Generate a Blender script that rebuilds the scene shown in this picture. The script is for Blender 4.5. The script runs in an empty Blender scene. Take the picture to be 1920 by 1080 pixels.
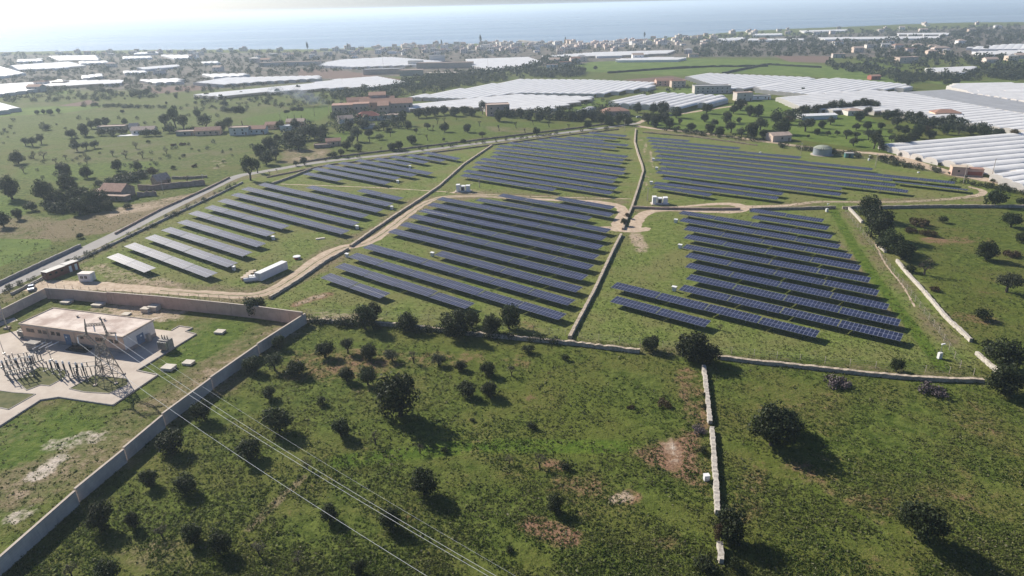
import bpy, math, random, numpy as np
from mathutils import Vector, Matrix
R=math.radians
random.seed(7); NR=np.random.default_rng(11)
SC=bpy.context.scene; COL=SC.collection
# ------------------------------------------------------------------ camera
F=1280.0; H=80.0; PIT=math.atan(530/F); ROLL=R(-1.4)
c_,s_=math.cos(ROLL),math.sin(ROLL)
FW=np.array([0,math.cos(PIT),-math.sin(PIT)]); UP0=np.array([0,math.sin(PIT),math.cos(PIT)]); RT0=np.array([1.0,0,0])
RT=c_*RT0+s_*UP0; UP=-s_*RT0+c_*UP0
def G(px,py,z=0.0):
    d=FW+(px-960)/F*RT+(540-py)/F*UP
    t=(z-H)/d[2]
    return Vector((d[0]*t,d[1]*t,z))
def G2(px,py,z=0.0):
    g=G(px,py,z); return (g.x,g.y)
def depth(v): return v[1]*FW[1]+(v[2]-H)*FW[2]
cam=bpy.data.cameras.new('camera'); co=bpy.data.objects.new('camera',cam); COL.objects.link(co)
M=Matrix.Identity(4)
for i in range(3):
    M[i][0]=RT[i]; M[i][1]=UP[i]; M[i][2]=-FW[i]
M[2][3]=H
co.matrix_world=M; cam.sensor_width=36; cam.lens=F/1920*36; cam.clip_start=1; cam.clip_end=60000
SC.camera=co
# ------------------------------------------------------------------ world, sun
SUN_AZ=R(138); SUN_EL=R(32.5)      # direction to the sun, angle from +X
W=bpy.data.worlds.new('World'); SC.world=W; W.use_nodes=True
nt=W.node_tree; bg=nt.nodes['Background']
sky=nt.nodes.new('ShaderNodeTexSky'); sky.sky_type='NISHITA'; sky.sun_disc=False
sky.sun_elevation=SUN_EL; sky.sun_rotation=math.pi/2-SUN_AZ
sky.air_density=0.6; sky.dust_density=1.0; sky.ozone_density=6.0; sky.altitude=80
nt.links.new(sky.outputs[0],bg.inputs[0]); bg.inputs[1].default_value=0.078
sl=bpy.data.lights.new('sun','SUN'); sl.energy=5.0; sl.angle=R(0.55); sl.color=(1,0.92,0.79)
so=bpy.data.objects.new('sun',sl); COL.objects.link(so)
sd=Vector((math.cos(SUN_AZ)*math.cos(SUN_EL),math.sin(SUN_AZ)*math.cos(SUN_EL),math.sin(SUN_EL)))
so.rotation_euler=sd.to_track_quat('Z','Y').to_euler(); so.location=(-200,300,300)
SC.view_settings.view_transform='Standard'; SC.view_settings.look='None'; SC.view_settings.exposure=0.6; SC.view_settings.gamma=1.0
SC.cycles.max_bounces=5; SC.cycles.diffuse_bounces=2; SC.cycles.glossy_bounces=2; SC.cycles.transmission_bounces=2; SC.cycles.transparent_max_bounces=20; SC.cycles.volume_bounces=1
SC.cycles.caustics_reflective=False; SC.cycles.caustics_refractive=False
# ------------------------------------------------------------------ materials
def newmat(name):
    m=bpy.data.materials.new(name); m.use_nodes=True
    nt=m.node_tree; return m,nt,nt.nodes['Principled BSDF']
def nd(nt,t,**k):
    n=nt.nodes.new(t)
    for a,b in k.items(): setattr(n,a,b)
    return n
def noise(nt,vec,scale,detail=3,rough=.6):
    n=nd(nt,'ShaderNodeTexNoise'); n.inputs['Scale'].default_value=scale; n.inputs['Detail'].default_value=detail; n.inputs['Roughness'].default_value=rough
    nt.links.new(vec,n.inputs['Vector']); return n.outputs['Fac']
def mix(nt,f,a,b,blend='MIX'):
    n=nd(nt,'ShaderNodeMix',data_type='RGBA',blend_type=blend)
    for s,v in ((0,f),(6,a),(7,b)):
        if isinstance(v,(int,float)): n.inputs[s].default_value=v
        elif isinstance(v,tuple): n.inputs[s].default_value=(*v,1) if len(v)==3 else v
        else: nt.links.new(v,n.inputs[s])
    return n.outputs[2]
def ma(nt,op,a,b=None,c=None):
    n=nd(nt,'ShaderNodeMath',operation=op)
    for i,v in enumerate((a,b,c)):
        if v is None: continue
        if isinstance(v,(int,float)): n.inputs[i].default_value=v
        else: nt.links.new(v,n.inputs[i])
    return n.outputs[0]
def mr(nt,v,a,b,c=0.0,d=1.0,smooth=True):
    n=nd(nt,'ShaderNodeMapRange'); n.interpolation_type='SMOOTHSTEP' if smooth else 'LINEAR'
    nt.links.new(v,n.inputs[0])
    for i,x in enumerate((a,b,c,d)): n.inputs[i+1].default_value=x
    return n.outputs[0]
def gpos(nt): return nd(nt,'ShaderNodeNewGeometry').outputs['Position']
def opos(nt): return nd(nt,'ShaderNodeTexCoord').outputs['Object']
def bump(nt,b,h,strength,dist):
    n=nd(nt,'ShaderNodeBump'); n.inputs['Strength'].default_value=strength; n.inputs['Distance'].default_value=dist
    nt.links.new(h,n.inputs['Height']); nt.links.new(n.outputs[0],b.inputs['Normal'])
def simple(name,col,rough=.8,var=.25,scale=1.5,col2=None,metal=0.0,bmp=0.0,spec=.3,rand=0.0):
    m,nt,b=newmat(name)
    p=opos(nt)
    f=mr(nt,noise(nt,p,scale,4,.65),.3,.7)
    d=tuple(x*(1-var) for x in col) if col2 is None else col2
    out=mix(nt,f,d,col)
    if rand:
        oi=nd(nt,'ShaderNodeObjectInfo').outputs['Random']
        hv=nd(nt,'ShaderNodeHueSaturation'); nt.links.new(out,hv.inputs['Color'])
        nt.links.new(mr(nt,oi,0,1,1-rand,1+rand,False),hv.inputs['Value']); out=hv.outputs[0]
    nt.links.new(out,b.inputs['Base Color']); b.inputs['Roughness'].default_value=rough; b.inputs['Metallic'].default_value=metal
    b.inputs['Specular IOR Level'].default_value=spec
    if bmp: bump(nt,b,noise(nt,p,scale*6,4,.7),bmp,.05)
    return m
def herbmat(name):
    m,nt,b=newmat(name); g=nd(nt,'ShaderNodeNewGeometry'); r=nd(nt,'ShaderNodeValToRGB'); nt.links.new(g.outputs['Random Per Island'],r.inputs[0])
    e=r.color_ramp.elements; e[0].position=0; e[0].color=(.034,.056,.008,1); e[1].position=1; e[1].color=(.30,.28,.19,1)
    for p,c in ((.3,(.065,.105,.014,1)),(.62,(.115,.155,.028,1)),(.85,(.15,.165,.055,1)),(.94,(.2,.2,.11,1))): k=e.new(p); k.color=c
    n=noise(nt,g.outputs['Position'],.05,3); c=mix(nt,mr(nt,n,.4,.62),mix(nt,.35,r.outputs[0],(.05,.085,.01)),mix(nt,.25,r.outputs[0],(.16,.13,.06)))
    nt.links.new(c,b.inputs['Base Color']); b.inputs['Roughness'].default_value=.7; b.inputs['Specular IOR Level'].default_value=.15
    tr=nd(nt,'ShaderNodeBsdfTranslucent'); nt.links.new(c,tr.inputs[0]); ms=nd(nt,'ShaderNodeMixShader'); ms.inputs[0].default_value=.35
    nt.links.new(b.outputs[0],ms.inputs[1]); nt.links.new(tr.outputs[0],ms.inputs[2]); nt.links.new(ms.outputs[0],nt.nodes['Material Output'].inputs[0]); return m
def leafmat(name,dark,light,trans=.25):
    m,nt,b=newmat(name)
    g=nd(nt,'ShaderNodeNewGeometry'); oi=nd(nt,'ShaderNodeObjectInfo')
    cl=mix(nt,g.outputs['Random Per Island'],dark,light)
    n2=noise(nt,opos(nt),1.6,2)
    cl=mix(nt,mr(nt,n2,.35,.65),mix(nt,.55,cl,dark),cl)
    hv=nd(nt,'ShaderNodeHueSaturation'); nt.links.new(cl,hv.inputs['Color'])
    nt.links.new(mr(nt,oi.outputs['Random'],0,1,.75,1.25,False),hv.inputs['Value'])
    nt.links.new(mr(nt,oi.outputs['Random'],0,1,.485,.515,False),hv.inputs['Hue'])
    nt.links.new(hv.outputs[0],b.inputs['Base Color']); b.inputs['Roughness'].default_value=.65; b.inputs['Specular IOR Level'].default_value=.25
    tr=nd(nt,'ShaderNodeBsdfTranslucent'); nt.links.new(hv.outputs[0],tr.inputs[0])
    ms=nd(nt,'ShaderNodeMixShader'); ms.inputs[0].default_value=trans
    nt.links.new(b.outputs[0],ms.inputs[1]); nt.links.new(tr.outputs[0],ms.inputs[2])
    nt.links.new(ms.outputs[0],nt.nodes['Material Output'].inputs[0]); return m
MT={}
MT['carob']=leafmat('carob_leaf',(.010,.017,.005),(.052,.074,.018))
MT['olive']=leafmat('olive_leaf',(.028,.036,.02),(.085,.1,.055))
MT['pine']=leafmat('pine_leaf',(.012,.022,.01),(.035,.05,.02))
MT['dry']=leafmat('dry_twig',(.05,.045,.03),(.13,.11,.08),.1)
MT['lightbush']=leafmat('light_bush_leaf',(.05,.075,.015),(.11,.14,.035))
MT['rust']=leafmat('rusty_bush_leaf',(.045,.03,.014),(.1,.065,.03))
MT['purple']=leafmat('dry_brush_twig',(.06,.045,.05),(.15,.12,.13),.05)
MT['herb']=herbmat('herb_blades')
MT['bark']=simple('bark',(.09,.07,.055),.9,.5,6)
MT['concrete']=simple('concrete',(.50,.44,.38),.85,.2,.22,bmp=.1,col2=(.40,.34,.29))
MT['asphalt']=simple('asphalt',(.30,.285,.275),.9,.16,.15,bmp=.05)
MT['whitemetal']=simple('white_metal',(.8,.8,.8),.45,.1,.8)
MT['steel']=simple('galvanised_steel',(.45,.45,.45),.45,.25,3,metal=.6)
MT['darkmetal']=simple('dark_metal',(.03,.03,.035),.5,.3,3)
MT['greyinsulator']=simple('pale_grey_insulator',(.5,.48,.46),.4,.2,3,spec=.5)
MT['black']=simple('black_insulator',(.012,.01,.012),.3,.2,3,spec=.5)
MT['cream']=simple('cream_plaster',(.55,.46,.36),.9,.15,.8)
MT['peach']=simple('peach_plaster',(.74,.51,.36),.9,.14,.6)
MT['paleplaster']=simple('pale_plaster',(.78,.73,.67),.9,.15,.6)
MT['plinth']=simple('grey_plinth',(.36,.31,.28),.9,.2,.9)
MT['roofslab']=simple('flat_roof',(.68,.60,.54),.9,.3,.2,col2=(.38,.29,.25))
MT['terracotta']=simple('terracotta_tiles',(.40,.235,.18),.85,.35,1.2,bmp=.1)
MT['redtile']=simple('red_tiles',(.33,.1,.08),.8,.3,1.2)
MT['paletile']=simple('pale_tiles',(.5,.39,.33),.85,.3,.9)
MT['sandstone']=simple('pinkish_sandstone',(.62,.46,.37),.9,.25,.25)
MT['stone']=simple('field_stone',(.42,.36,.30),.9,.45,1.1,bmp=.4)
MT['palestone']=simple('pale_field_stone',(.52,.44,.35),.9,.35,1.6,bmp=.5,col2=(.27,.22,.17))
MT['whitestone']=simple('white_rubble',(.54,.50,.45),.9,.3,1.9,bmp=.5,col2=(.32,.29,.25))
MT['greystone']=simple('grey_block',(.40,.37,.34),.9,.3,1.2,bmp=.2)
MT['oldstone']=simple('old_stone_wall',(.40,.30,.25),.9,.4,.6,bmp=.3)
MT['bluedoor']=simple('blue_steel_door',(.16,.22,.32),.5,.2,1)
MT['window']=simple('dark_window',(.03,.03,.035),.2,.2,1,spec=.6)
MT['frame']=simple('window_frame',(.3,.2,.15),.6,.2,1)
MT['rustshed']=simple('rust_brown_cladding',(.24,.09,.06),.7,.25,.9)
MT['greyroof']=simple('grey_sheet_roof',(.42,.41,.4),.6,.25,.6)
MT['carpaint']=simple('silver_blue_paint',(.42,.46,.55),.3,.08,1,metal=.3,spec=.6)
MT['carglass']=simple('car_glass',(.02,.02,.025),.1,.1,1,spec=.7)
MT['tyre']=simple('tyre_rubber',(.02,.02,.02),.9,.1,2)
MT['wood']=simple('pallet_wood',(.42,.32,.2),.9,.3,2)
MT['red']=simple('red_paint',(.4,.05,.04),.6,.2,2)
MT['tankgreen']=simple('tank_canopy',(.30,.33,.27),.7,.25,.8)
MT['tankgrey']=simple('tank_steel',(.34,.38,.42),.5,.2,.6,metal=.3)
MT['teal']=simple('teal_paint',(.08,.2,.2),.6,.2,1)
MT['pink']=simple('pink_render',(.62,.42,.34),.9,.12,.6)
MT['brickred']=simple('brick_red_panel',(.4,.13,.09),.8,.2,1)
MT['wire']=simple('bright_cable',(.75,.75,.72),.35,.05,1,metal=.5)
MT['pylonsteel']=simple('weathered_pylon_steel',(.34,.3,.26),.6,.3,1,metal=.3)
for k,c in dict(h1=(.76,.70,.62),h2=(.85,.83,.80),h3=(.66,.53,.44),h4=(.74,.63,.57),h5=(.6,.55,.5)).items():
    MT[k]=simple('house_render_'+{'h1':'cream','h2':'white','h3':'ochre','h4':'pinkish','h5':'grey'}[k],c,.9,.12,.3,rand=.12)
# plastic sheet of the greenhouses: slightly glossy white film, faint ribs
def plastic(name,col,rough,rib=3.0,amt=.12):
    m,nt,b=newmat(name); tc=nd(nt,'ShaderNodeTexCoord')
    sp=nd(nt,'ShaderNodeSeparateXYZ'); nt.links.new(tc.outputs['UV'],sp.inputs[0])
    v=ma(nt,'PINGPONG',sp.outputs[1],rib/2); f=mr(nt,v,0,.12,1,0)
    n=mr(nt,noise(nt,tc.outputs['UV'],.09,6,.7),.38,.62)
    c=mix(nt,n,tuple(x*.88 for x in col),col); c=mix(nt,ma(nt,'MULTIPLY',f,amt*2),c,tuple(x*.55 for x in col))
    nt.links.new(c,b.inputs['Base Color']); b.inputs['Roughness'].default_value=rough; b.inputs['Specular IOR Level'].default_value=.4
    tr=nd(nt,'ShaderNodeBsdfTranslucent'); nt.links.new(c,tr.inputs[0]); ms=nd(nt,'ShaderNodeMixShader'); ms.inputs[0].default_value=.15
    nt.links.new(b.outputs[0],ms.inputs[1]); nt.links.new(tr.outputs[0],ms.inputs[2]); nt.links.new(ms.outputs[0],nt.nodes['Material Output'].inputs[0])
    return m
MT['plastic']=plastic('white_plastic_film',(.92,.91,.895),.4,3,.05)
MT['plasticgrey']=plastic('grey_shade_net',(.45,.46,.48),.6,3,.2)
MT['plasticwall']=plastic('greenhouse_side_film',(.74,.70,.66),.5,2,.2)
# photovoltaic glass: 14 x 2 modules per table, frames and busbar lines from the UVs (1 unit = 1 module)
def pv(name,cell,line,rough):
    m,nt,b=newmat(name); tc=nd(nt,'ShaderNodeTexCoord'); sp=nd(nt,'ShaderNodeSeparateXYZ'); nt.links.new(tc.outputs['UV'],sp.inputs[0])
    fx=ma(nt,'PINGPONG',sp.outputs[0],.5); fy=ma(nt,'PINGPONG',sp.outputs[1],.5); cy=ma(nt,'PINGPONG',ma(nt,'ADD',sp.outputs[1],.5),.5)
    lx=mr(nt,fx,.025,.05,1,0); ly=mr(nt,fy,.014,.03,1,0)
    l=ma(nt,'MAXIMUM',lx,ly)
    bx=ma(nt,'PINGPONG',ma(nt,'MULTIPLY',sp.outputs[0],6),.5); by=ma(nt,'PINGPONG',ma(nt,'MULTIPLY',sp.outputs[1],12),.5)
    g=ma(nt,'MULTIPLY',ma(nt,'MAXIMUM',mr(nt,bx,.03,.08,1,0),mr(nt,by,.03,.08,1,0)),.22)
    idn=nd(nt,'ShaderNodeTexWhiteNoise'); idn.noise_dimensions='3D'
    fl=nd(nt,'ShaderNodeVectorMath',operation='FLOOR'); nt.links.new(tc.outputs['UV'],fl.inputs[0])
    ad=nd(nt,'ShaderNodeVectorMath',operation='ADD'); nt.links.new(fl.outputs[0],ad.inputs[0]); nt.links.new(nd(nt,'ShaderNodeObjectInfo').outputs['Location'],ad.inputs[1])
    nt.links.new(ad.outputs[0],idn.inputs[0])
    cc=mix(nt,idn.outputs[0],tuple(x*.7 for x in cell),tuple(x*1.3 for x in cell))
    cc=mix(nt,g,cc,(.10,.11,.15)); cc=mix(nt,l,cc,line)
    nt.links.new(cc,b.inputs['Base Color']); b.inputs['Roughness'].default_value=rough; b.inputs['Specular IOR Level'].default_value=.38; b.inputs['IOR'].default_value=1.5
    return m
MT['pv']=pv('solar_module_glass',(.009,.015,.05),(.28,.30,.41),.48)
MT['pv_tilt_dimmed']=pv('tilt_dimmed_module_glass',(.007,.009,.03),(.3,.3,.4),.4)  # same glass; the duller reflection of away-tilted tables is put into the colour
# brick wall of the substation: concrete block courses
def blockwall(name,col,col2):
    m,nt,b=newmat(name); p=opos(nt)
    f=mr(nt,noise(nt,p,.25,5,.7),.35,.65); c=mix(nt,f,col2,col)
    sp=nd(nt,'ShaderNodeSeparateXYZ'); nt.links.new(p,sp.inputs[0])
    r=mr(nt,ma(nt,'PINGPONG',sp.outputs[2],.25),0,.035,1,0); c=mix(nt,ma(nt,'MULTIPLY',r,.35),c,tuple(x*.6 for x in col2))
    st=nd(nt,'ShaderNodeMapping'); st.inputs['Scale'].default_value=(1.2,1.2,.12); nt.links.new(p,st.inputs[0])
    s2=mr(nt,noise(nt,st.outputs[0],1,4,.6),.55,.75); c=mix(nt,ma(nt,'MULTIPLY',s2,.4),c,tuple(x*.45 for x in col2))
    nt.links.new(c,b.inputs['Base Color']); b.inputs['Roughness'].default_value=.9
    bump(nt,b,noise(nt,p,3,4),.2,.05); return m
MT['brickwall']=blockwall('brown_block_wall',(.60,.43,.35),(.47,.33,.265))
MT['concwall']=blockwall('grey_concrete_wall',(.76,.63,.52),(.60,.48,.40))
MT['palelid']=simple('pale_concrete_lid',(.6,.55,.48),.85,.2,.6)
# ------------------------------------------------------------------ mesh builder
class MB:
    def __init__(s): s.v=[];s.f=[];s.m=[];s.uv={}
    def face(s,pts,m=0,uv=None):
        i=len(s.v); s.v+= [tuple(p) for p in pts]; s.f.append(tuple(range(i,i+len(pts)))); s.m.append(m)
        if uv: s.uv[len(s.f)-1]=uv
    def box(s,c,d,rz=0.0,m=0,tz=None):
        x,y,z=d[0]/2,d[1]/2,d[2]/2; i=len(s.v); cr,sr=math.cos(rz),math.sin(rz)
        for k in range(8):
            a=(-x,x,x,-x)[k%4];b=(-y,-y,y,y)[k%4];e=z if k>3 else -z
            if tz and k>3: a*=tz;b*=tz
            s.v.append((c[0]+a*cr-b*sr,c[1]+a*sr+b*cr,c[2]+e))
        for q in ((3,2,1,0),(4,5,6,7),(0,1,5,4),(1,2,6,5),(2,3,7,6),(3,0,4,7)): s.f.append(tuple(i+j for j in q)); s.m.append(m)
    def cyl(s,a,b,r0,r1=None,n=8,m=0,cap=True):
        r1=r0 if r1 is None else r1
        a=Vector(a);b=Vector(b);d=(b-a).normalized(); u=d.orthogonal().normalized(); w=d.cross(u); i=len(s.v)
        for k in range(n):
            t=2*math.pi*k/n; o=u*math.cos(t)+w*math.sin(t)
            s.v.append(tuple(a+o*r0)); s.v.append(tuple(b+o*r1))
        for k in range(n):
            j=(k+1)%n; s.f.append((i+2*k,i+2*j,i+2*j+1,i+2*k+1)); s.m.append(m)
        if cap:
            s.f.append(tuple(i+2*k+1 for k in range(n))); s.m.append(m); s.f.append(tuple(i+2*k for k in reversed(range(n)))); s.m.append(m)
    def prism(s,poly,z0,z1,m=0,mt=None):
        n=len(poly); i=len(s.v)
        ar=sum(poly[k][0]*poly[(k+1)%n][1]-poly[(k+1)%n][0]*poly[k][1] for k in range(n))
        if ar<0: poly=poly[::-1]
        s.v+=[(p[0],p[1],z0) for p in poly]+[(p[0],p[1],z1) for p in poly]
        s.f.append(tuple(i+n+k for k in range(n))); s.m.append(m if mt is None else mt)
        for k in range(n):
            j=(k+1)%n; s.f.append((i+k,i+j,i+n+j,i+n+k)); s.m.append(m)
    def build(s,name,mats,parent=None,loc=(0,0,0),rz=0,smooth=False):
        me=bpy.data.meshes.new(name); me.from_pydata(s.v,[],s.f)
        for m in (mats if isinstance(mats,(list,tuple)) else [mats]): me.materials.append(MT[m] if isinstance(m,str) else m)
        me.polygons.foreach_set('material_index',s.m)
        if smooth: me.polygons.foreach_set('use_smooth',[True]*len(s.f))
        if s.uv:
            ul=me.uv_layers.new(name='UVMap')
            for fi,uv in s.uv.items():
                p=me.polygons[fi]
                for k,li in enumerate(p.loop_indices): ul.data[li].uv=uv[k]
        me.update()
        return link(name,me,parent,loc,rz)
def link(name,me,parent=None,loc=(0,0,0),rz=0):
    o=bpy.data.objects.new(name,me); COL.objects.link(o); o.location=loc; o.rotation_euler=(0,0,rz)
    if parent: o.parent=parent
    return o
def tag(o,label=None,cat=None,group=None,kind=None):
    if label:
        o['label']=label; n=len(label.split())
        if n<4 or n>16: print('LABELLEN',n,label)
    if cat: o['category']=cat
    if group: o['group']=group
    if kind: o['kind']=kind
    return o
def T(name,label,cat,loc,rz=0,group=None):
    o=bpy.data.objects.new(name,None); COL.objects.link(o); o.location=loc; o.rotation_euler=(0,0,rz); o.empty_display_size=.5
    return tag(o,label,cat,group)
def copy_tree(o,parent=None):
    c=o.copy(); COL.objects.link(c)
    if parent: c.parent=parent
    for ch in list(o.children): copy_tree(ch,c)
    return c
def dens(pts,step):
    out=[]
    for a,b in zip(pts,pts[1:]):
        L=math.hypot(b[0]-a[0],b[1]-a[1]); n=max(1,int(L/step))
        out+=[tuple(a[i]+(b[i]-a[i])*k/n for i in range(len(a))) for k in range(n)]
    return out+[tuple(pts[-1])]
def smoothpts(pts,it=2):
    for _ in range(it):
        q=[pts[0]]
        for a,b in zip(pts,pts[1:]):
            q.append(tuple(a[i]*.75+b[i]*.25 for i in range(len(a)))); q.append(tuple(a[i]*.25+b[i]*.75 for i in range(len(a))))
        pts=q+[pts[-1]]
    return pts
def normals(pts):
    n=[]
    for i in range(len(pts)):
        a=pts[max(0,i-1)];b=pts[min(len(pts)-1,i+1)]; dx,dy=b[0]-a[0],b[1]-a[1]; L=math.hypot(dx,dy) or 1
        n.append((-dy/L,dx/L))
    return n
def ribbon(name,px,z,mat,step=2.0,jit=0.0,smooth=2,kind='structure'):
    """px: (px,py,width m) along the ground"""
    pts=[(*G2(p[0],p[1]),p[2]) for p in px]
    if smooth: pts=smoothpts(pts,smooth)
    pts=dens(pts,step); nn=normals(pts); mb=MB(); L=[];Rr=[]
    for p,n in zip(pts,nn):
        a=p[2]/2+random.uniform(-jit,jit); b=p[2]/2+random.uniform(-jit,jit)
        L.append((p[0]+n[0]*a,p[1]+n[1]*a,z)); Rr.append((p[0]-n[0]*b,p[1]-n[1]*b,z))
    k=len(pts); mb.v=L+Rr
    for i in range(k-1): mb.f.append((k+i,k+i+1,i+1,i)); mb.m.append(0)
    o=mb.build(name,mat); return tag(o,kind=kind)
def wall(name,px,h,t,mat,label,zref=None,step=1.0,jz=0.0,jt=0.0,cap=None,cat='wall',group=None,names=None,steps=None):
    """free-standing wall whose TOP (zref) runs through the given pixels"""
    zr=h if zref is None else zref
    pts=dens([G2(p[0],p[1],zr) for p in px],step); nn=normals(pts); o0=pts[0]; mb=MB(); n=len(pts)
    rows=[]; hj=0
    for i,(p,q) in enumerate(zip(pts,nn)):
        hh=h+(random.uniform(-jz,jz) if jz else 0)
        if steps: hh=h+steps*(i/(n-1)-.5)
        a=t/2+random.uniform(-jt,jt); b=t/2+random.uniform(-jt,jt); x,y=p[0]-o0[0],p[1]-o0[1]
        rows.append([(x+q[0]*a,y+q[1]*a,-.1),(x+q[0]*a*.85,y+q[1]*a*.85,hh),(x-q[0]*b*.85,y-q[1]*b*.85,hh),(x-q[0]*b,y-q[1]*b,-.1)])
    for r in rows: mb.v+=r
    for i in range(n-1):
        for k in range(3): mb.f.append((4*i+k,4*i+4+k,4*i+5+k,4*i+1+k)); mb.m.append(0)
    mb.f.append((0,1,2,3));mb.m.append(0); e=4*(n-1); mb.f.append((e+3,e+2,e+1,e));mb.m.append(0)
    o=mb.build(name,mat,loc=(o0[0],o0[1],0)); tag(o,label,cat,group)
    if cap:
        cb=MB()
        for i in range(n-1):
            (a,b)=(rows[i][1],rows[i][2]);(c,d)=(rows[i+1][1],rows[i+1][2])
            def ex(p,q,k): return (p[0]+(p[0]-q[0])*k,p[1]+(p[1]-q[1])*k)
            A,B,C,D=ex(a,b,.2),ex(b,a,.2),ex(c,d,.2),ex(d,c,.2)
            z0=[a[2]+.003,c[2]+.003]; z1=[a[2]+.14,c[2]+.14]
            P=[(*A,z0[0]),(*B,z0[0]),(*D,z0[1]),(*C,z0[1]),(*A,z1[0]),(*B,z1[0]),(*D,z1[1]),(*C,z1[1])]
            k=len(cb.v); cb.v+=P
            for f in ((4,5,6,7),(0,3,2,1),(0,4,7,3),(1,2,6,5),(0,1,5,4),(2,3,7,6)): cb.f.append(tuple(k+j for j in f)); cb.m.append(0)
        cb.build('coping',cap,o)
    return o
ORD='first second third fourth fifth sixth seventh eighth ninth tenth eleventh twelfth thirteenth fourteenth fifteenth sixteenth seventeenth eighteenth nineteenth twentieth'.split()
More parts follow.
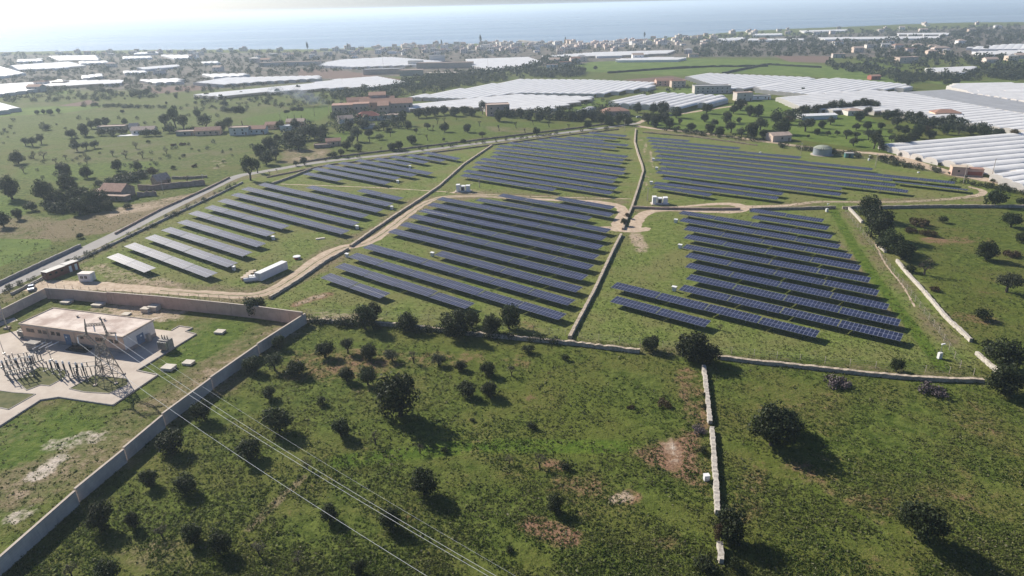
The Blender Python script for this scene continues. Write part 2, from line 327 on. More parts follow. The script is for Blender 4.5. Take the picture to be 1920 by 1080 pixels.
# ------------------------------------------------------------------ ground, sea, air
COAST=[(-300,99),(0,97),(150,95),(300,93),(600,92),(700,88),(860,82),(1000,80),(1130,79),(1280,68),(1400,58),(1480,54),(1640,48),(1700,45),(1800,42),(1920,41),(2100,40)]
cg=[G2(*p) for p in COAST]; ca=np.array([x/y for x,y in cg]); cy=np.array([y for x,y in cg])
def coast_y(a): return np.interp(a,ca,cy)
PAINT=[ # kind, channel, strength, feather m, pixels (lines: width m)
('p',7,.8,60,[(-200,104),(600,97),(1300,75),(1920,47),(2100,46),(2100,108),(1300,108),(800,140),(350,172),(-200,166)]),
('p',6,.75,4,[(70,530),(200,452),(450,332),(560,312),(900,270),(1160,240),(1200,240),(1480,272),(1640,296),(1870,345),(1850,384),(1590,386),(1640,430),(1760,560),(1850,690),(1300,660),(1000,628),(570,594),(400,562)]),
('p',0,.3,3,[(-80,610),(80,552),(520,600),(560,596),(480,652),(330,785),(-80,1110)]),
('p',1,.75,6,[(-80,800),(120,760),(260,800),(120,930),(-80,1040)]),('p',1,.7,4,[(360,600),(460,600),(470,640),(380,690),(290,690)]),
('l',2,.28,9,5,[(545,606),(420,690),(330,758),(190,850),(60,905)]),('l',0,.55,14,6,[(545,606),(420,690),(330,758),(190,850),(60,905)]),
('l',5,.5,3,2,[(70,890),(110,860)]),('l',5,.45,3,2,[(30,970),(55,960)]),('l',5,.5,4,3,[(100,835),(180,818)]),('l',5,.4,3,2,[(200,590),(330,600)]),('l',2,.6,6,4,[(190,580),(320,592)]),
('p',0,.85,6,[(170,400),(240,384),(390,356),(425,362),(330,392),(200,438),(60,452),(80,420)]),('p',2,.55,5,[(200,392),(300,372),(370,362),(360,372),(280,395),(190,412)]),
('p',0,.6,8,[(-100,420),(60,400),(180,420),(150,450),(-100,470)]),
('p',2,.35,6,[(380,300),(430,290),(450,305),(400,318)]),('p',2,.3,6,[(38,340),(60,335),(66,346),(40,350)]),
('p',2,.45,5,[(545,285),(610,283),(612,300),(540,302)]),('p',0,.7,6,[(530,280),(620,278),(618,305),(520,308)]),
('p',4,1,3,[(-100,446),(93,449),(97,461),(-100,540)]),('p',1,.8,8,[(-100,350),(40,370),(60,400),(-100,420)]),
('p',1,.6,10,[(30,310),(300,300),(330,310),(120,345),(20,335)]),('p',1,.35,14,[(300,250),(520,252),(500,280),(300,290)]),
('p',1,.5,8,[(640,250),(960,226),(1080,235),(900,258),(740,285)]),('p',0,.5,6,[(900,235),(1010,240),(1000,250),(920,248)]),
('p',4,1,12,[(1080,122),(1110,116),(1280,110),(1440,112),(1540,122),(1640,138),(1700,152),(1690,158),(1600,150),(1520,143),(1330,135),(1290,142),(1180,138),(1085,133)]),
('l',7,.9,5,4,[(1140,134),(1330,123),(1440,118),(1540,124)]),('l',7,.9,4,3,[(1360,134),(1440,118)]),
('p',4,.9,8,[(1215,172),(1290,165),(1370,180),(1300,179)]),('p',4,.6,6,[(1050,210),(1120,184),(1150,190),(1160,202),(1100,214)]),
('p',4,.55,8,[(1200,222),(1300,202),(1440,186),(1500,204),(1640,220),(1700,262),(1680,290),(1450,256),(1220,240)]),
('p',4,.8,8,[(1440,183),(1500,206),(1450,214),(1400,190)]),('p',4,.5,10,[(1690,152),(1920,150),(1920,155),(1780,160)]),('p',1,.5,12,[(1600,112),(1720,120),(1700,132),(1600,124)]),
('p',4,.75,12,[(-100,212),(90,199),(205,199),(130,211),(-100,226)]),('p',4,.6,10,[(98,172),(140,168),(146,175),(100,179)]),
('p',1,.8,10,[(450,222),(615,196),(632,206),(600,227),(480,234)]),('p',1,1,4,[(606,258),(655,244),(652,262),(600,271)]),('p',1,.4,30,[(-100,225),(300,200),(480,215),(320,245),(-100,300)]),
('p',1,.3,20,[(0,185),(640,160),(640,195),(200,205)]),
('p',3,.0,1,[(0,0),(1,0),(0,1)]),
('p',8,1,8,[(268,165),(380,160),(392,167),(290,176)]),('p',8,1,8,[(560,129),(640,132),(765,151),(640,148),(560,144)]),('p',8,.8,8,[(1165,150),(1260,142),(1295,150),(1230,156)]),('p',8,.9,12,[(1450,104),(1560,106),(1555,118),(1480,116)]),('p',8,.6,8,[(100,200),(170,186),(190,192),(150,200)]),
('p',3,.27,30,[(1330,690),(1860,716),(1980,740),(1980,1100),(1370,1100)]),('p',3,.2,30,[(600,650),(1320,690),(1330,1090),(300,1090),(420,860)]),('p',3,.22,20,[(1650,400),(1930,392),(1980,700),(1850,650)]),
('p',7,.3,60,[(-200,160),(640,150),(640,200),(480,235),(300,250),(-200,300)]),('p',7,.3,40,[(0,290),(300,255),(480,235),(520,270),(430,320),(0,345)]),
# clods of red earth and pale rock in the grazing land
('p',3,.45,6,[(520,650),(700,645),(1000,665),(1010,700),(850,690),(640,712),(520,700)]),
('p',2,.62,5,[(1238,828),(1262,812),(1272,835),(1284,858),(1270,888),(1250,884),(1256,860),(1240,846)]),('p',5,.55,3,[(1248,838),(1266,822),(1276,862),(1262,880)]),
('p',3,.75,6,[(1140,842),(1240,822),(1322,796),(1326,930),(1260,905),(1190,870)]),('l',3,.8,3,3,[(1000,985),(1060,1005)]),('l',3,.6,2,2,[(1035,870),(1050,875)]),('l',3,.6,2,2,[(1160,935),(1185,930)]),
('l',3,.5,2,2,[(1240,1020),(1270,1010)]),('p',3,.5,6,[(1000,870),(1160,890),(1150,950),(1020,920)]),('l',2,.7,1.5,1.5,[(1155,936),(1175,930)]),('l',3,.4,5,4,[(1500,880),(1640,960)]),('l',3,.4,4,4,[(1420,900),(1400,960)]),
('l',3,.45,6,5,[(560,700),(700,720)]),('l',3,.5,4,3,[(1290,700),(1310,790)]),('l',3,.5,5,4,[(1750,450),(1850,450)]),('l',3,.4,4,3,[(1780,590),(1850,600)]),
('l',2,.5,1.6,2,[(562,568),(605,553)]),('l',3,.6,2,3,[(556,570),(612,552)]),
('l',1,.9,2.4,1.2,[(1562,394),(1600,460),(1640,520),(1700,600),(1768,690)]),('l',0,.6,2,1,[(1575,455),(1625,535),(1690,620)]),('l',0,.5,4,3,[(1590,400),(1660,500),(1780,640)]),
('l',2,.5,.8,.8,[(1206,262),(1222,290),(1226,310),(1212,345),(1204,360)]),('l',2,.5,.8,.8,[(1200,262),(1212,290),(1216,312),(1203,345),(1196,360)]),
('l',2,.6,3,3,[(1192,440),(1205,470)]),('l',0,.6,10,6,[(85,535),(300,545),(470,556),(560,515),(640,463),(720,430),(800,375),(900,366),(1150,378)]),
('l',0,.5,6,4,[(1185,395),(1400,388),(1560,380),(1830,372)]),('l',2,.4,7,4,[(180,500),(240,520),(330,545)]),('l',0,.5,4,3,[(1080,640),(1500,685),(1850,714)]),
('l',0,.5,8,6,[(1210,246),(1440,266),(1640,294),(1900,350)]),('l',2,.35,5,4,[(900,375),(890,340)]),('l',0,.5,8,5,[(0,560),(220,450),(440,335),(700,300),(1160,238)]),
('l',2,.5,4,3,[(600,592),(700,600)]),('l',3,.4,3,3,[(1000,618),(980,608)]),
('l',1,.8,3,2,[(640,865),(900,835),(1180,838)]),('l',0,.7,1,1,[(470,990),(520,940),(570,895)]),('p',0,.5,8,[(160,985),(330,980),(420,1060),(240,1090)]),('p',1,.5,9,[(700,780),(900,790),(880,830),(690,820)]),
('p',1,.5,8,[(560,620),(760,640),(900,650),(880,668),(640,660)]),('p',1,.35,10,[(440,700),(700,740),(660,830),(480,830)]),
]
def build_ground():
    nr,nc=620,560
    ys=np.geomspace(22,5200,nr); ts=np.linspace(-1,1,nc)
    Y=np.repeat(ys[:,None],nc,1); X=ts[None,:]*(1.0*Y+110)
    cst=coast_y(X/Y); Z=np.where(Y<cst,0.0,-9.0)
    # gentle real relief: small undulation everywhere except the built plots
    x=X.ravel();y=Y.ravel()
    ch=np.zeros((9,x.size))
    for k,c,s,fe,*rest in PAINT:
        if k=='l': wd,px=rest[0],rest[1]; w=wd; 
        else: px=rest[0]
        if k=='l': fe,wd=rest[0],fe
        P=np.array([G2(*q) for q in px])
        mg=fe+ (wd if k=='l' else 0)+2
        sel=np.where((x>P[:,0].min()-mg)&(x<P[:,0].max()+mg)&(y>P[:,1].min()-mg)&(y<P[:,1].max()+mg))[0]
        if not sel.size: continue
        sx,sy=x[sel],y[sel]; dmin=np.full(sel.size,1e9); ins=np.zeros(sel.size,bool); n=len(P)
        for i in range(n if k=='p' else n-1):
            a,b=P[i],P[(i+1)%n]; dx,dy=b-a; L=dx*dx+dy*dy
            t=np.clip(((sx-a[0])*dx+(sy-a[1])*dy)/max(L,1e-9),0,1); d=np.hypot(sx-a[0]-t*dx,sy-a[1]-t*dy); dmin=np.minimum(dmin,d)
            if k=='p':
                cr=((a[1]>sy)!=(b[1]>sy)); xi=a[0]+(sy-a[1])*dx/(dy if abs(dy)>1e-9 else 1e-9); ins^=cr&(sx<xi)
        if k=='p': v=np.clip(.5+np.where(ins,dmin,-dmin)/fe,0,1)
        else: v=np.clip(1-(dmin-wd/2)/fe,0,1)
        ch[c][sel]=np.maximum(ch[c][sel],v*s)
    idx=np.arange(nr*nc).reshape(nr,nc)
    q=np.stack([idx[:-1,:-1],idx[:-1,1:],idx[1:,1:],idx[1:,:-1]],-1).reshape(-1,4)
    me=bpy.data.meshes.new('ground'); me.vertices.add(x.size); me.vertices.foreach_set('co',np.stack([x,y,Z.ravel()],-1).ravel())
    me.loops.add(q.size); me.loops.foreach_set('vertex_index',q.ravel().astype(np.int32)); me.polygons.add(len(q)); me.polygons.foreach_set('loop_start',np.arange(0,q.size,4,dtype=np.int32)); me.update(); me.validate()
    for nm,cs in (('soil_a',(0,1,2,3)),('soil_b',(4,5,6,7)),('soil_c',(8,8,8,8))):
        at=me.color_attributes.new(nm,'FLOAT_COLOR','POINT'); at.data.foreach_set('color',np.stack([ch[c] for c in cs],-1).astype(np.float32).ravel())
    m,nt,b=newmat('grassland_soil'); p=gpos(nt)
    n0=noise(nt,p,.012,4,.6); n1=noise(nt,p,.06,5,.62); n2=noise(nt,p,.45,5,.65); n3=noise(nt,p,2.2,4,.7)
    A=nd(nt,'ShaderNodeAttribute',attribute_name='soil_a'); B=nd(nt,'ShaderNodeAttribute',attribute_name='soil_b'); Cc=nd(nt,'ShaderNodeAttribute',attribute_name='soil_c')
    def chan(at,i):
        if i==3: return at.outputs['Alpha']
        s=nd(nt,'ShaderNodeSeparateColor'); nt.links.new(at.outputs['Color'],s.inputs[0]); return s.outputs[i]
    rag=ma(nt,'ADD',ma(nt,'MULTIPLY',ma(nt,'SUBTRACT',n1,.5),1.1),ma(nt,'MULTIPLY',ma(nt,'SUBTRACT',n2,.5),1.1))
    def msk(s,lo=.25,hi=.7,k=1.0): 
        return mr(nt,ma(nt,'MULTIPLY',ma(nt,'ADD',s,ma(nt,'MULTIPLY',rag,k)),mr(nt,s,0,.08)),lo,hi)
    g=mix(nt,mr(nt,n2,.34,.66),(.047,.073,.010),(.12,.15,.031))
    g=mix(nt,mr(nt,n1,.42,.62),g,mix(nt,mr(nt,n3,.35,.65),(.065,.085,.012),(.15,.145,.045)))
    g=mix(nt,mr(nt,n0,.45,.62),g,mix(nt,.5,g,(.10,.12,.02)))
    g=mix(nt,ma(nt,'MULTIPLY',mr(nt,ma(nt,'ADD',n2,ma(nt,'MULTIPLY',n1,.6)),.96,1.1),.5),g,(.12,.075,.04))
    scr=mix(nt,mr(nt,n2,.4,.6),(.05,.052,.04),(.13,.125,.1)); scr=mix(nt,mr(nt,n1,.42,.6),scr,(.17,.14,.125))
    g=mix(nt,msk(chan(B,3),.2,.8,.6),g,scr)
    mown=mix(nt,mr(nt,n2,.32,.68),(.09,.13,.02),(.17,.205,.055)); mown=mix(nt,mr(nt,n1,.4,.62),mown,(.16,.165,.055)); mown=mix(nt,ma(nt,'MULTIPLY',mr(nt,n3,.45,.75),.35),mown,(.19,.19,.085))
    g=mix(nt,msk(chan(B,2),.15,.6,.25),g,mown)
    g=mix(nt,msk(chan(A,1),.2,.8,.7),g,mix(nt,mr(nt,n2,.35,.65),(.055,.10,.01),(.11,.155,.022)))
    g=mix(nt,msk(chan(A,0),.25,.8,.9),g,mix(nt,mr(nt,n3,.35,.65),(.13,.1,.055),(.24,.2,.12)))
    g=mix(nt,msk(chan(A,3),.3,.75,.9),g,mix(nt,mr(nt,n3,.3,.7),(.16,.085,.05),(.30,.19,.125)))
    g=mix(nt,msk(chan(Cc,0),.3,.6,.15),g,mix(nt,n3,(.13,.085,.07),(.2,.14,.115)))
    g=mix(nt,msk(chan(B,0),.3,.6,.2),g,mix(nt,mr(nt,n1,.4,.6),(.09,.14,.024),(.125,.175,.034)))
    g=mix(nt,msk(chan(A,2),.3,.7,.9),g,mix(nt,mr(nt,n3,.3,.7),(.33,.25,.18),(.46,.37,.28)))
    g=mix(nt,msk(chan(B,1),.35,.7,.9),g,mix(nt,mr(nt,n3,.3,.7),(.42,.36,.3),(.6,.54,.47)))
    nt.links.new(g,b.inputs['Base Color']); b.inputs['Roughness'].default_value=.95; b.inputs['Specular IOR Level'].default_value=.1
    bump(nt,b,ma(nt,'ADD',ma(nt,'MULTIPLY',n2,1.2),ma(nt,'MULTIPLY',n3,.5)),.75,.6)
    me.materials.append(m); o=link('ground',me); tag(o,kind='structure'); return ch,x,y
CH,GX,GY=build_ground()
# sea
def build_sea():
    m,nt,b=newmat('sea_water'); p=gpos(nt)
    mp=nd(nt,'ShaderNodeMapping'); mp.inputs['Scale'].default_value=(.0006,.004,.01); nt.links.new(p,mp.inputs[0])
    f=noise(nt,mp.outputs[0],1,4,.6); nt.links.new(mix(nt,mr(nt,f,.4,.65),(.20,.26,.31),(.27,.33,.37)),b.inputs['Base Color'])
    b.inputs['Roughness'].default_value=.25; b.inputs['IOR'].default_value=1.33
    bump(nt,b,noise(nt,p,.35,4,.6),.5,1.0)
    mb=MB(); mb.face([(-16000,600,-3),(16000,600,-3),(22000,24000,-3),(-22000,24000,-3)]); tag(mb.build('sea',m),kind='structure')
build_sea()
def build_haze():
    m=bpy.data.materials.new('coastal_haze'); m.use_nodes=True; nt=m.node_tree; nt.nodes.remove(nt.nodes['Principled BSDF'])
    v=nd(nt,'ShaderNodeVolumePrincipled'); v.inputs['Color'].default_value=(.72,.86,1,1); v.inputs['Density'].default_value=.000175; v.inputs['Anisotropy'].default_value=.3
    nt.links.new(v.outputs[0],nt.nodes['Material Output'].inputs['Volume'])
    mb=MB(); mb.box((0,11900,38.5),(45000,24400,97)); o=mb.build('haze',m); tag(o,kind='stuff')
build_haze()
# ------------------------------------------------------------------ roads and tracks
ribbon('road',[(-120,602,7),(0,540,7.2),(80,505,7.2),(205,447,7),(300,399,6.6),(380,360,6.4),(445,329,6.2),(475,325,6),(520,317,6),(605,302.5,5.6),(730,290,5.4),(855,274.5,5.4),(955,261.5,5.4),(1085,245.5,5.4),(1160,236,5.4),(1198,231,5.4)],.012,'asphalt',3,.12)
MT['track']=simple('pale_gravel_track',(.52,.42,.32),.95,.22,.55,col2=(.36,.27,.19),bmp=.3)
ribbon('road',[(1192,236,6),(1240,243,4.6),(1340,252,4.6),(1440,266,4.6),(1520,277,4.6),(1600,285,4.8),(1650,288,6.5),(1690,297,9),(1740,313,9),(1790,327,8),(1840,335,8),(1915,349,8),(2000,368,8)],.016,'track',2.5,.4)
ribbon('road',[(1196,231,4),(1215,222,4),(1260,216,4),(1350,202,4),(1400,196,4)],.02,'track',2.5,.3)
ribbon('track',[(60,536,9),(110,537,10),(180,535,6.5),(300,545,4.6),(400,552,4.4),(468,556,4.6),(512,545,4.8),(560,515,5),(600,484,6.5),(640,464,6),(682,459,4.6),(715,441,5.2),(760,405,4.2),(800,378,3.6),(832,368.5,3.6),(900,367,3.2),(960,372,3.2),(1080,376,3.4),(1140,380,4.2),(1168,389,4.6),(1169,405,4.6),(1155,423,5),(1168,433,6)],.018,'track',2,.35)
ribbon('track',[(1100,427,2),(1140,428,5),(1180,431,7),(1206,431,5),(1216,427,2.5)],.022,'track',1,.3)
ribbon('track',[(1190,432,5),(1193,412,5.2),(1215,396,4.6),(1255,393,3.6),(1320,395,5),(1370,397,6.5),(1398,391,6),(1380,382.5,5),(1340,382,3.6),(1290,387,2.4),(1255,389,1.6)],.024,'track',1.5,.3)
ribbon('track',[(1385,388,4.5),(1440,387,3),(1490,384,2.4),(1530,378,2.6),(1600,378.5,1.6),(1680,379,1.8),(1760,375,2),(1830,368,3),(1846,362,3.4),(1838,355,2.6),(1815,350,1.6)],.02,'track',1.5,.35)
ribbon('track',[(848,362,2),(862,358,2.6),(885,357.5,2.4)],.021,'track',1.5,.2)
ribbon('path',[(526,345,1.1),(600,348,1.0),(700,351,1.0),(840,360,1.0)],.014,'track',2,.2)
ribbon('path',[(843,361,.8),(960,367,.9),(1090,371,.9),(1184,373,.9)],.014,'track',2,.2)
ribbon('path',[(1640,455,.6),(1662,500,.5),(1690,530,.6),(1715,575,.5)],.012,'track',1,.15)
ribbon('pavement',[(-80,640,3.5),(-10,610,3.5),(30,598,3.2)],.014,'concrete',2,0)
MT['verge']=simple('track_grass',(.15,.16,.06),.95,.3,.8,col2=(.10,.10,.04),bmp=.4)
MT['rut']=simple('packed_wheel_rut',(.44,.345,.26),.95,.2,.7,col2=(.33,.25,.18),bmp=.2)
for P in ([(300,545,4),(400,552,4),(468,556,4),(512,545,4),(560,515,4),(600,486,4),(640,464,4),(682,459,4),(715,441,4),(760,405,4),(800,378,4),(832,368.5,4),(900,367,4),(960,372,4)],[(1490,384,4),(1530,378,4),(1600,378.5,4),(1680,379,4),(1760,375,4),(1830,368,4)],[(1240,243,4),(1340,252,4),(1440,266,4),(1520,277,4),(1600,285,4)]):
    ribbon('verge',[(x,y,.5) for x,y,w in P],.03,'verge',1.2,.22)
    g=[G2(x,y) for x,y,w in P]; nn=normals(g)
    for s in (-1,1):
        mb=MB(); pts=dens(smoothpts([(a[0]+n[0]*s*.95,a[1]+n[1]*s*.95) for a,n in zip(g,nn)],2),1.5); m2=normals(pts); k=len(pts)
        mb.v=[(p[0]+q[0]*.22,p[1]+q[1]*.22,.034) for p,q in zip(pts,m2)]+[(p[0]-q[0]*.22,p[1]-q[1]*.22,.034) for p,q in zip(pts,m2)]
        for i in range(k-1): mb.f.append((k+i,k+i+1,i+1,i)); mb.m.append(0)
        tag(mb.build('track','rut'),kind='structure')
# ------------------------------------------------------------------ walls
wall('dry_stone_wall',[(505,556),(560,522),(610,487),(652,464)],.85,.95,'palestone','low stone wall beside the dirt track, from the block wall up to the track crossing',jz=.12,jt=.08)
wall('dry_stone_wall',[(657,459),(700,429),(740,402),(788,371),(822,348),(870,306),(922,271)],.85,1.0,'palestone','long straight stone wall dividing the roadside solar fields from the middle ones',jz=.12,jt=.08)
wall('dry_stone_wall',[(1068,630),(1080,606),(1115,541),(1135,498),(1150,466),(1165,437)],.9,1.0,'palestone','pale stone wall between the two front solar fields, up to the gravel crossing',jz=.1,jt=.07)
wall('dry_stone_wall',[(1168,427),(1175,408),(1185,385),(1196,352),(1206,319),(1204,308),(1196,286),(1190,264),(1192,241)],.85,1.0,'palestone','winding stone wall between the two back solar fields, from gravel crossing to road junction',jz=.1,jt=.07)
wall('dry_stone_wall',[(572,597),(640,600),(700,602),(760,608),(830,616),(920,626),(1000,633),(1075,640),(1140,648),(1200,655)],1.0,.9,'palestone','stone wall below the middle solar field, hidden in part by trees',jz=.2,jt=.12)
wall('dry_stone_wall',[(1345,666),(1420,675),(1500,683),(1600,694),(1690,703),(1770,708),(1845,710)],.9,1.0,'palestone','straight stone wall below the front solar field corner, west of the rubble wall end',jz=.1,jt=.08)
wall('dry_stone_wall',[(1592,388),(1604,400),(1617,414)],1.0,.8,'whitestone','short white stone wall beside the big dark bush behind the front solar rows',jz=.08)
wall('dry_stone_wall',[(1682,485),(1700,507),(1726,535),(1750,562),(1775,592),(1800,614),(1822,635)],1.0,.8,'whitestone','white stone wall running down the slope beside the grazing field',jz=.12,jt=.1)
wall('dry_stone_wall',[(1832,658),(1848,672),(1862,684),(1879,697)],1.0,.8,'whitestone','last short piece of white wall beside the bush at the field corner',jz=.15,jt=.12)
wall('dry_stone_wall',[(1648,456),(1655,463),(1662,469)],1.0,.9,'whitestone','broken white wall stub between two dark bushes',jz=.2,jt=.2,step=.7)
wall('rubble_wall',[(1320,684),(1324,715),(1328,750),(1332,788)],1.05,.95,'whitestone','upper piece of the tumbled white rubble wall dividing the front grazing land',jz=.12,jt=.12,step=.45)
wall('rubble_wall',[(1335,800),(1338,830),(1340,860),(1343,900),(1346,957)],1.05,.95,'whitestone','lower piece of the tumbled white rubble wall, with a white block leaning on it',jz=.1,jt=.1,step=.45)
wall('rubble_wall',[(1349,1015),(1351,1030),(1354,1049)],1.0,.9,'whitestone','short white rubble wall end below the bushy tree on the wall line',jz=.2,jt=.2,step=.7)
wall('terrace_wall',[(1186,386),(1230,388),(1290,389),(1340,389.5),(1388,389)],1.0,.9,'oldstone','brown terrace wall inside the gravel loop behind the front solar rows',jz=.08)
wall('dry_stone_wall',[(1405,390),(1450,388.5),(1500,388),(1567,386)],1.1,.7,'stone','low stone wall right behind the shortest front solar rows',jz=.08)
wall('dry_stone_wall',[(1580,387),(1610,386),(1640,386)],1.1,.7,'stone','short low wall touching the white stone wall behind the big bush',jz=.1)
wall('dry_stone_wall',[(1650,386),(1740,384),(1820,384),(1920,384),(2000,384)],1.2,.8,'stone','long low wall behind the grazing field with the rusty bushes',jz=.1)
wall('dry_stone_wall',[(508,343),(545,330),(583,315)],1.0,.7,'stone','short stone wall between the road bend tree and the small far solar field',jz=.1)
# road-side walls
wall('roadside_wall',[(-60,556),(0,526),(80,489),(150,457)],1.2,.6,'greystone','grey roadside wall along the bright green corner field',jz=.1,jt=.05)
wall('roadside_wall',[(215,436),(300,391),(390,351),(430,331)],.8,.5,'oldstone','low dark wall along the road below the roofless farm ruin',jz=.1,jt=.05)
wall('roadside_wall',[(560,303),(640,291),(740,279),(860,265),(960,253),(1085,238),(1150,229)],.9,.5,'oldstone','low dark wall along the far road below the bare trees',jz=.15,jt=.05,step=2)
wall('roadside_wall',[(20,549),(130,493),(230,446),(330,399),(410,362),(455,340)],.8,.5,'greystone','low wall between the road and the first solar field',jz=.12,jt=.06)
wall('roadside_wall',[(500,331),(620,307),(740,293.5),(860,278.5),(960,265.5),(1080,250),(1160,241)],.7,.5,'oldstone','low wall between the far road and the back solar fields',jz=.12,jt=.05,step=2)
wall('field_wall',[(1205,247),(1300,255),(1420,271)],.7,.5,'oldstone','low broken wall below the gravel road at the back of the right solar field',jz=.2,jt=.1,step=2)
# ------------------------------------------------------------------ solar tracker rows
TL=14.0; ZN=1.6; PW=4.05; TILT=R(4.5)
def panel_mesh(name,mat):
    mb=MB(); x=TL; w=PW; t=.06
    P=[(0,0,0),(x,0,0),(x,w,0),(0,w,0)]; Q=[(p[0],p[1],-t) for p in P]
    mb.face(P,0,[(0,0),(14,0),(14,2),(0,2)]); mb.face(Q[::-1],1)
    for a,b in ((0,1),(1,2),(2,3),(3,0)): mb.face([Q[a],Q[b],P[b],P[a]],1)
    o=mb.build(name,[mat,'steel']); me=o.data; bpy.data.objects.remove(o); return me
PM=panel_mesh('panel','pv'); PMD=panel_mesh('tilt_dimmed_panel','pv_tilt_dimmed')
def tube_mesh():
    mb=MB(); mb.cyl((0,0,0),(1,0,0),.09,n=6); o=mb.build('tube','steel'); me=o.data; bpy.data.objects.remove(o); return me
TM=tube_mesh()
def post_mesh():
    mb=MB(); mb.box((0,0,.6),(.16,.16,2.1)); mb.box((0,0,1.56),(.3,.5,.1)); o=mb.build('post','steel'); me=o.data; bpy.data.objects.remove(o); return me
PO=post_mesh()
def solar_row(L,Rr,label,group,dark=False):
    A=G(*L,ZN); B=G(*Rr,ZN); d=(B-A); ln=d.length; rz=math.atan2(d.y,d.x)
    n=max(1,round(ln/14.1)); pl=ln/n-.3
    r=T('solar_panel_row',label,'solar panels',(A.x,A.y,0),rz,group)
    tl=TILT if not dark else R(-4)
    for k in range(n):
        o=link('solar_table',PMD if dark else PM,r,(k*(pl+.3)+.15,0,ZN+random.uniform(-.06,.06)),0); o.scale=(pl/TL,1,1); o.rotation_euler=(tl+R(random.uniform(-1.3,1.3)),0,0)
    zc=ZN+PW/2*math.sin(tl)-.16
    o=link('torque_tube',TM,r,(.1,PW/2,zc)); o.scale=(ln-.2,1,1)
    for k in range(2*n):
        link('post',PO,r,((k+.5)*ln/(2*n),PW/2,zc-1.6))
    return r
FIELDS={
'A':('pale blue','roadside solar field',[((199.2,482.2),(270.8,511.2)),((231.7,461.7),(387.5,520.5)),((270.8,446.2),(426.7,501.3)),((301.3,431.7),(455,481.2)),((331.3,417),(481.7,463.3)),((352.5,400.8),(500,443.3)),((382.5,390),(528.3,429.2)),((407.5,377.5),(640.8,439.2)),((431.7,365.8),(660.8,423.3)),((451.7,355),(678.3,408.3)),((482.5,346.7),(706.7,398.3)),((572.5,351.7),(725.8,386.7)),((668.3,358.3),(745,375.3))]),
'B':('pale','small far solar field',[((566.7,326.7),(631.7,340)),((583.3,317.5),(721.7,345.5)),((603.3,311.7),(740.8,336.7)),((632.5,306.7),(771.7,331.7)),((664.2,301.7),(802.5,328)),((698.3,298.7),(762.5,310)),((729.2,294.7),(795,306.7)),((760.8,291.7),(826.7,303.3)),((791.7,287.5),(855,299.7))]),
'C':('blue','middle front solar field',[((600,520.8),(713.3,559.2)),((626.7,500.8),(873.3,578.8)),((651.7,481.7),(1047.5,600)),((679,464),(1065,573)),((813.3,477.5),(1080,548.3)),((725.8,435),(1090.8,525.5)),((747.5,422.5),(1103,505.8)),((765,407.5),(1113.3,486.7)),((784.2,395.8),(1121.7,468)),((800,385),(1128.3,450.8)),((817.5,374.2),(1136.7,436.7)),((890,375.8),(1101.7,413)),((932.5,367.5),(1142.5,406.7)),((1039,373.3),(1145,392.5))]),
'D':('blue-grey','back field along the far road',[((861.7,330),(1035.8,358.3)),((866.7,321.7),(1143.3,365)),((883.3,314.2),(1150.8,355.8)),((887.5,305.8),(1147.5,343.8)),((898.3,299.2),(1152.5,336.7)),((917.5,294.2),(1165.8,328)),((921.7,286.7),(1168.3,320.8)),((925,280),(1161.7,309.2)),((931.7,274.7),(1166.7,302)),((950,269.2),(1173.3,295.8)),((978.3,267),(1125,283.3)),((1006.7,263.3),(1151.7,278.7)),((1028.3,260),(1175,274.2)),((1058.3,258.7),(1130,265.3)),((1085,255),(1153.3,261.7)),((1101.7,250),(1171.7,256.7))]),
'E':('blue','back field by the round tank',[((1221.7,351.7),(1330,368.3)),((1223.3,344.7),(1456.7,374.2)),((1240,335.8),(1465,366.2)),((1228.3,324.2),(1575,367.5)),((1234.2,317.5),(1576.7,356.7)),((1235,309.2),(1701.7,361.7)),((1225.8,300.8),(1678.3,349.7)),((1227.5,293.3),(1673,340)),((1225,285),(1790,345.3)),((1220,277.5),(1635,319.2)),((1217.5,270.8),(1500,297.5)),((1213.3,265),(1385,279.7)),((1210,259.2),(1290,265.8))]),
'F':('dark blue','front field beside the white wall',[((1142.5,565.5),(1322.5,613.3)),((1144.2,538.7),(1530,633.3)),((1271.7,543.3),(1689,640)),((1285,523.3),(1685,611.3)),((1283.3,500.8),(1663,581.7)),((1283.3,481.7),(1644,555)),((1278.3,465),(1629,530)),((1280.8,446.7),(1610,507.5)),((1280.8,430.8),(1594,485.8)),((1272.5,414.2),(1571.7,465.8)),((1271.7,400.8),(1556.7,448.3)),((1407.5,409.2),(1550,431.7)),((1404.2,396.7),(1541.7,416.7))]),
}
for k,(col,where,rows) in FIELDS.items():
    for i,(a,b) in enumerate(rows):
        solar_row(a,b,f'{col} solar row, {ORD[i]} from the front of the {where}','solar panel rows')
solar_row((1677,341.5),(1815,357),'darkest near-black solar panel row, tilted away, at the tip of the back field','solar panel rows',True)
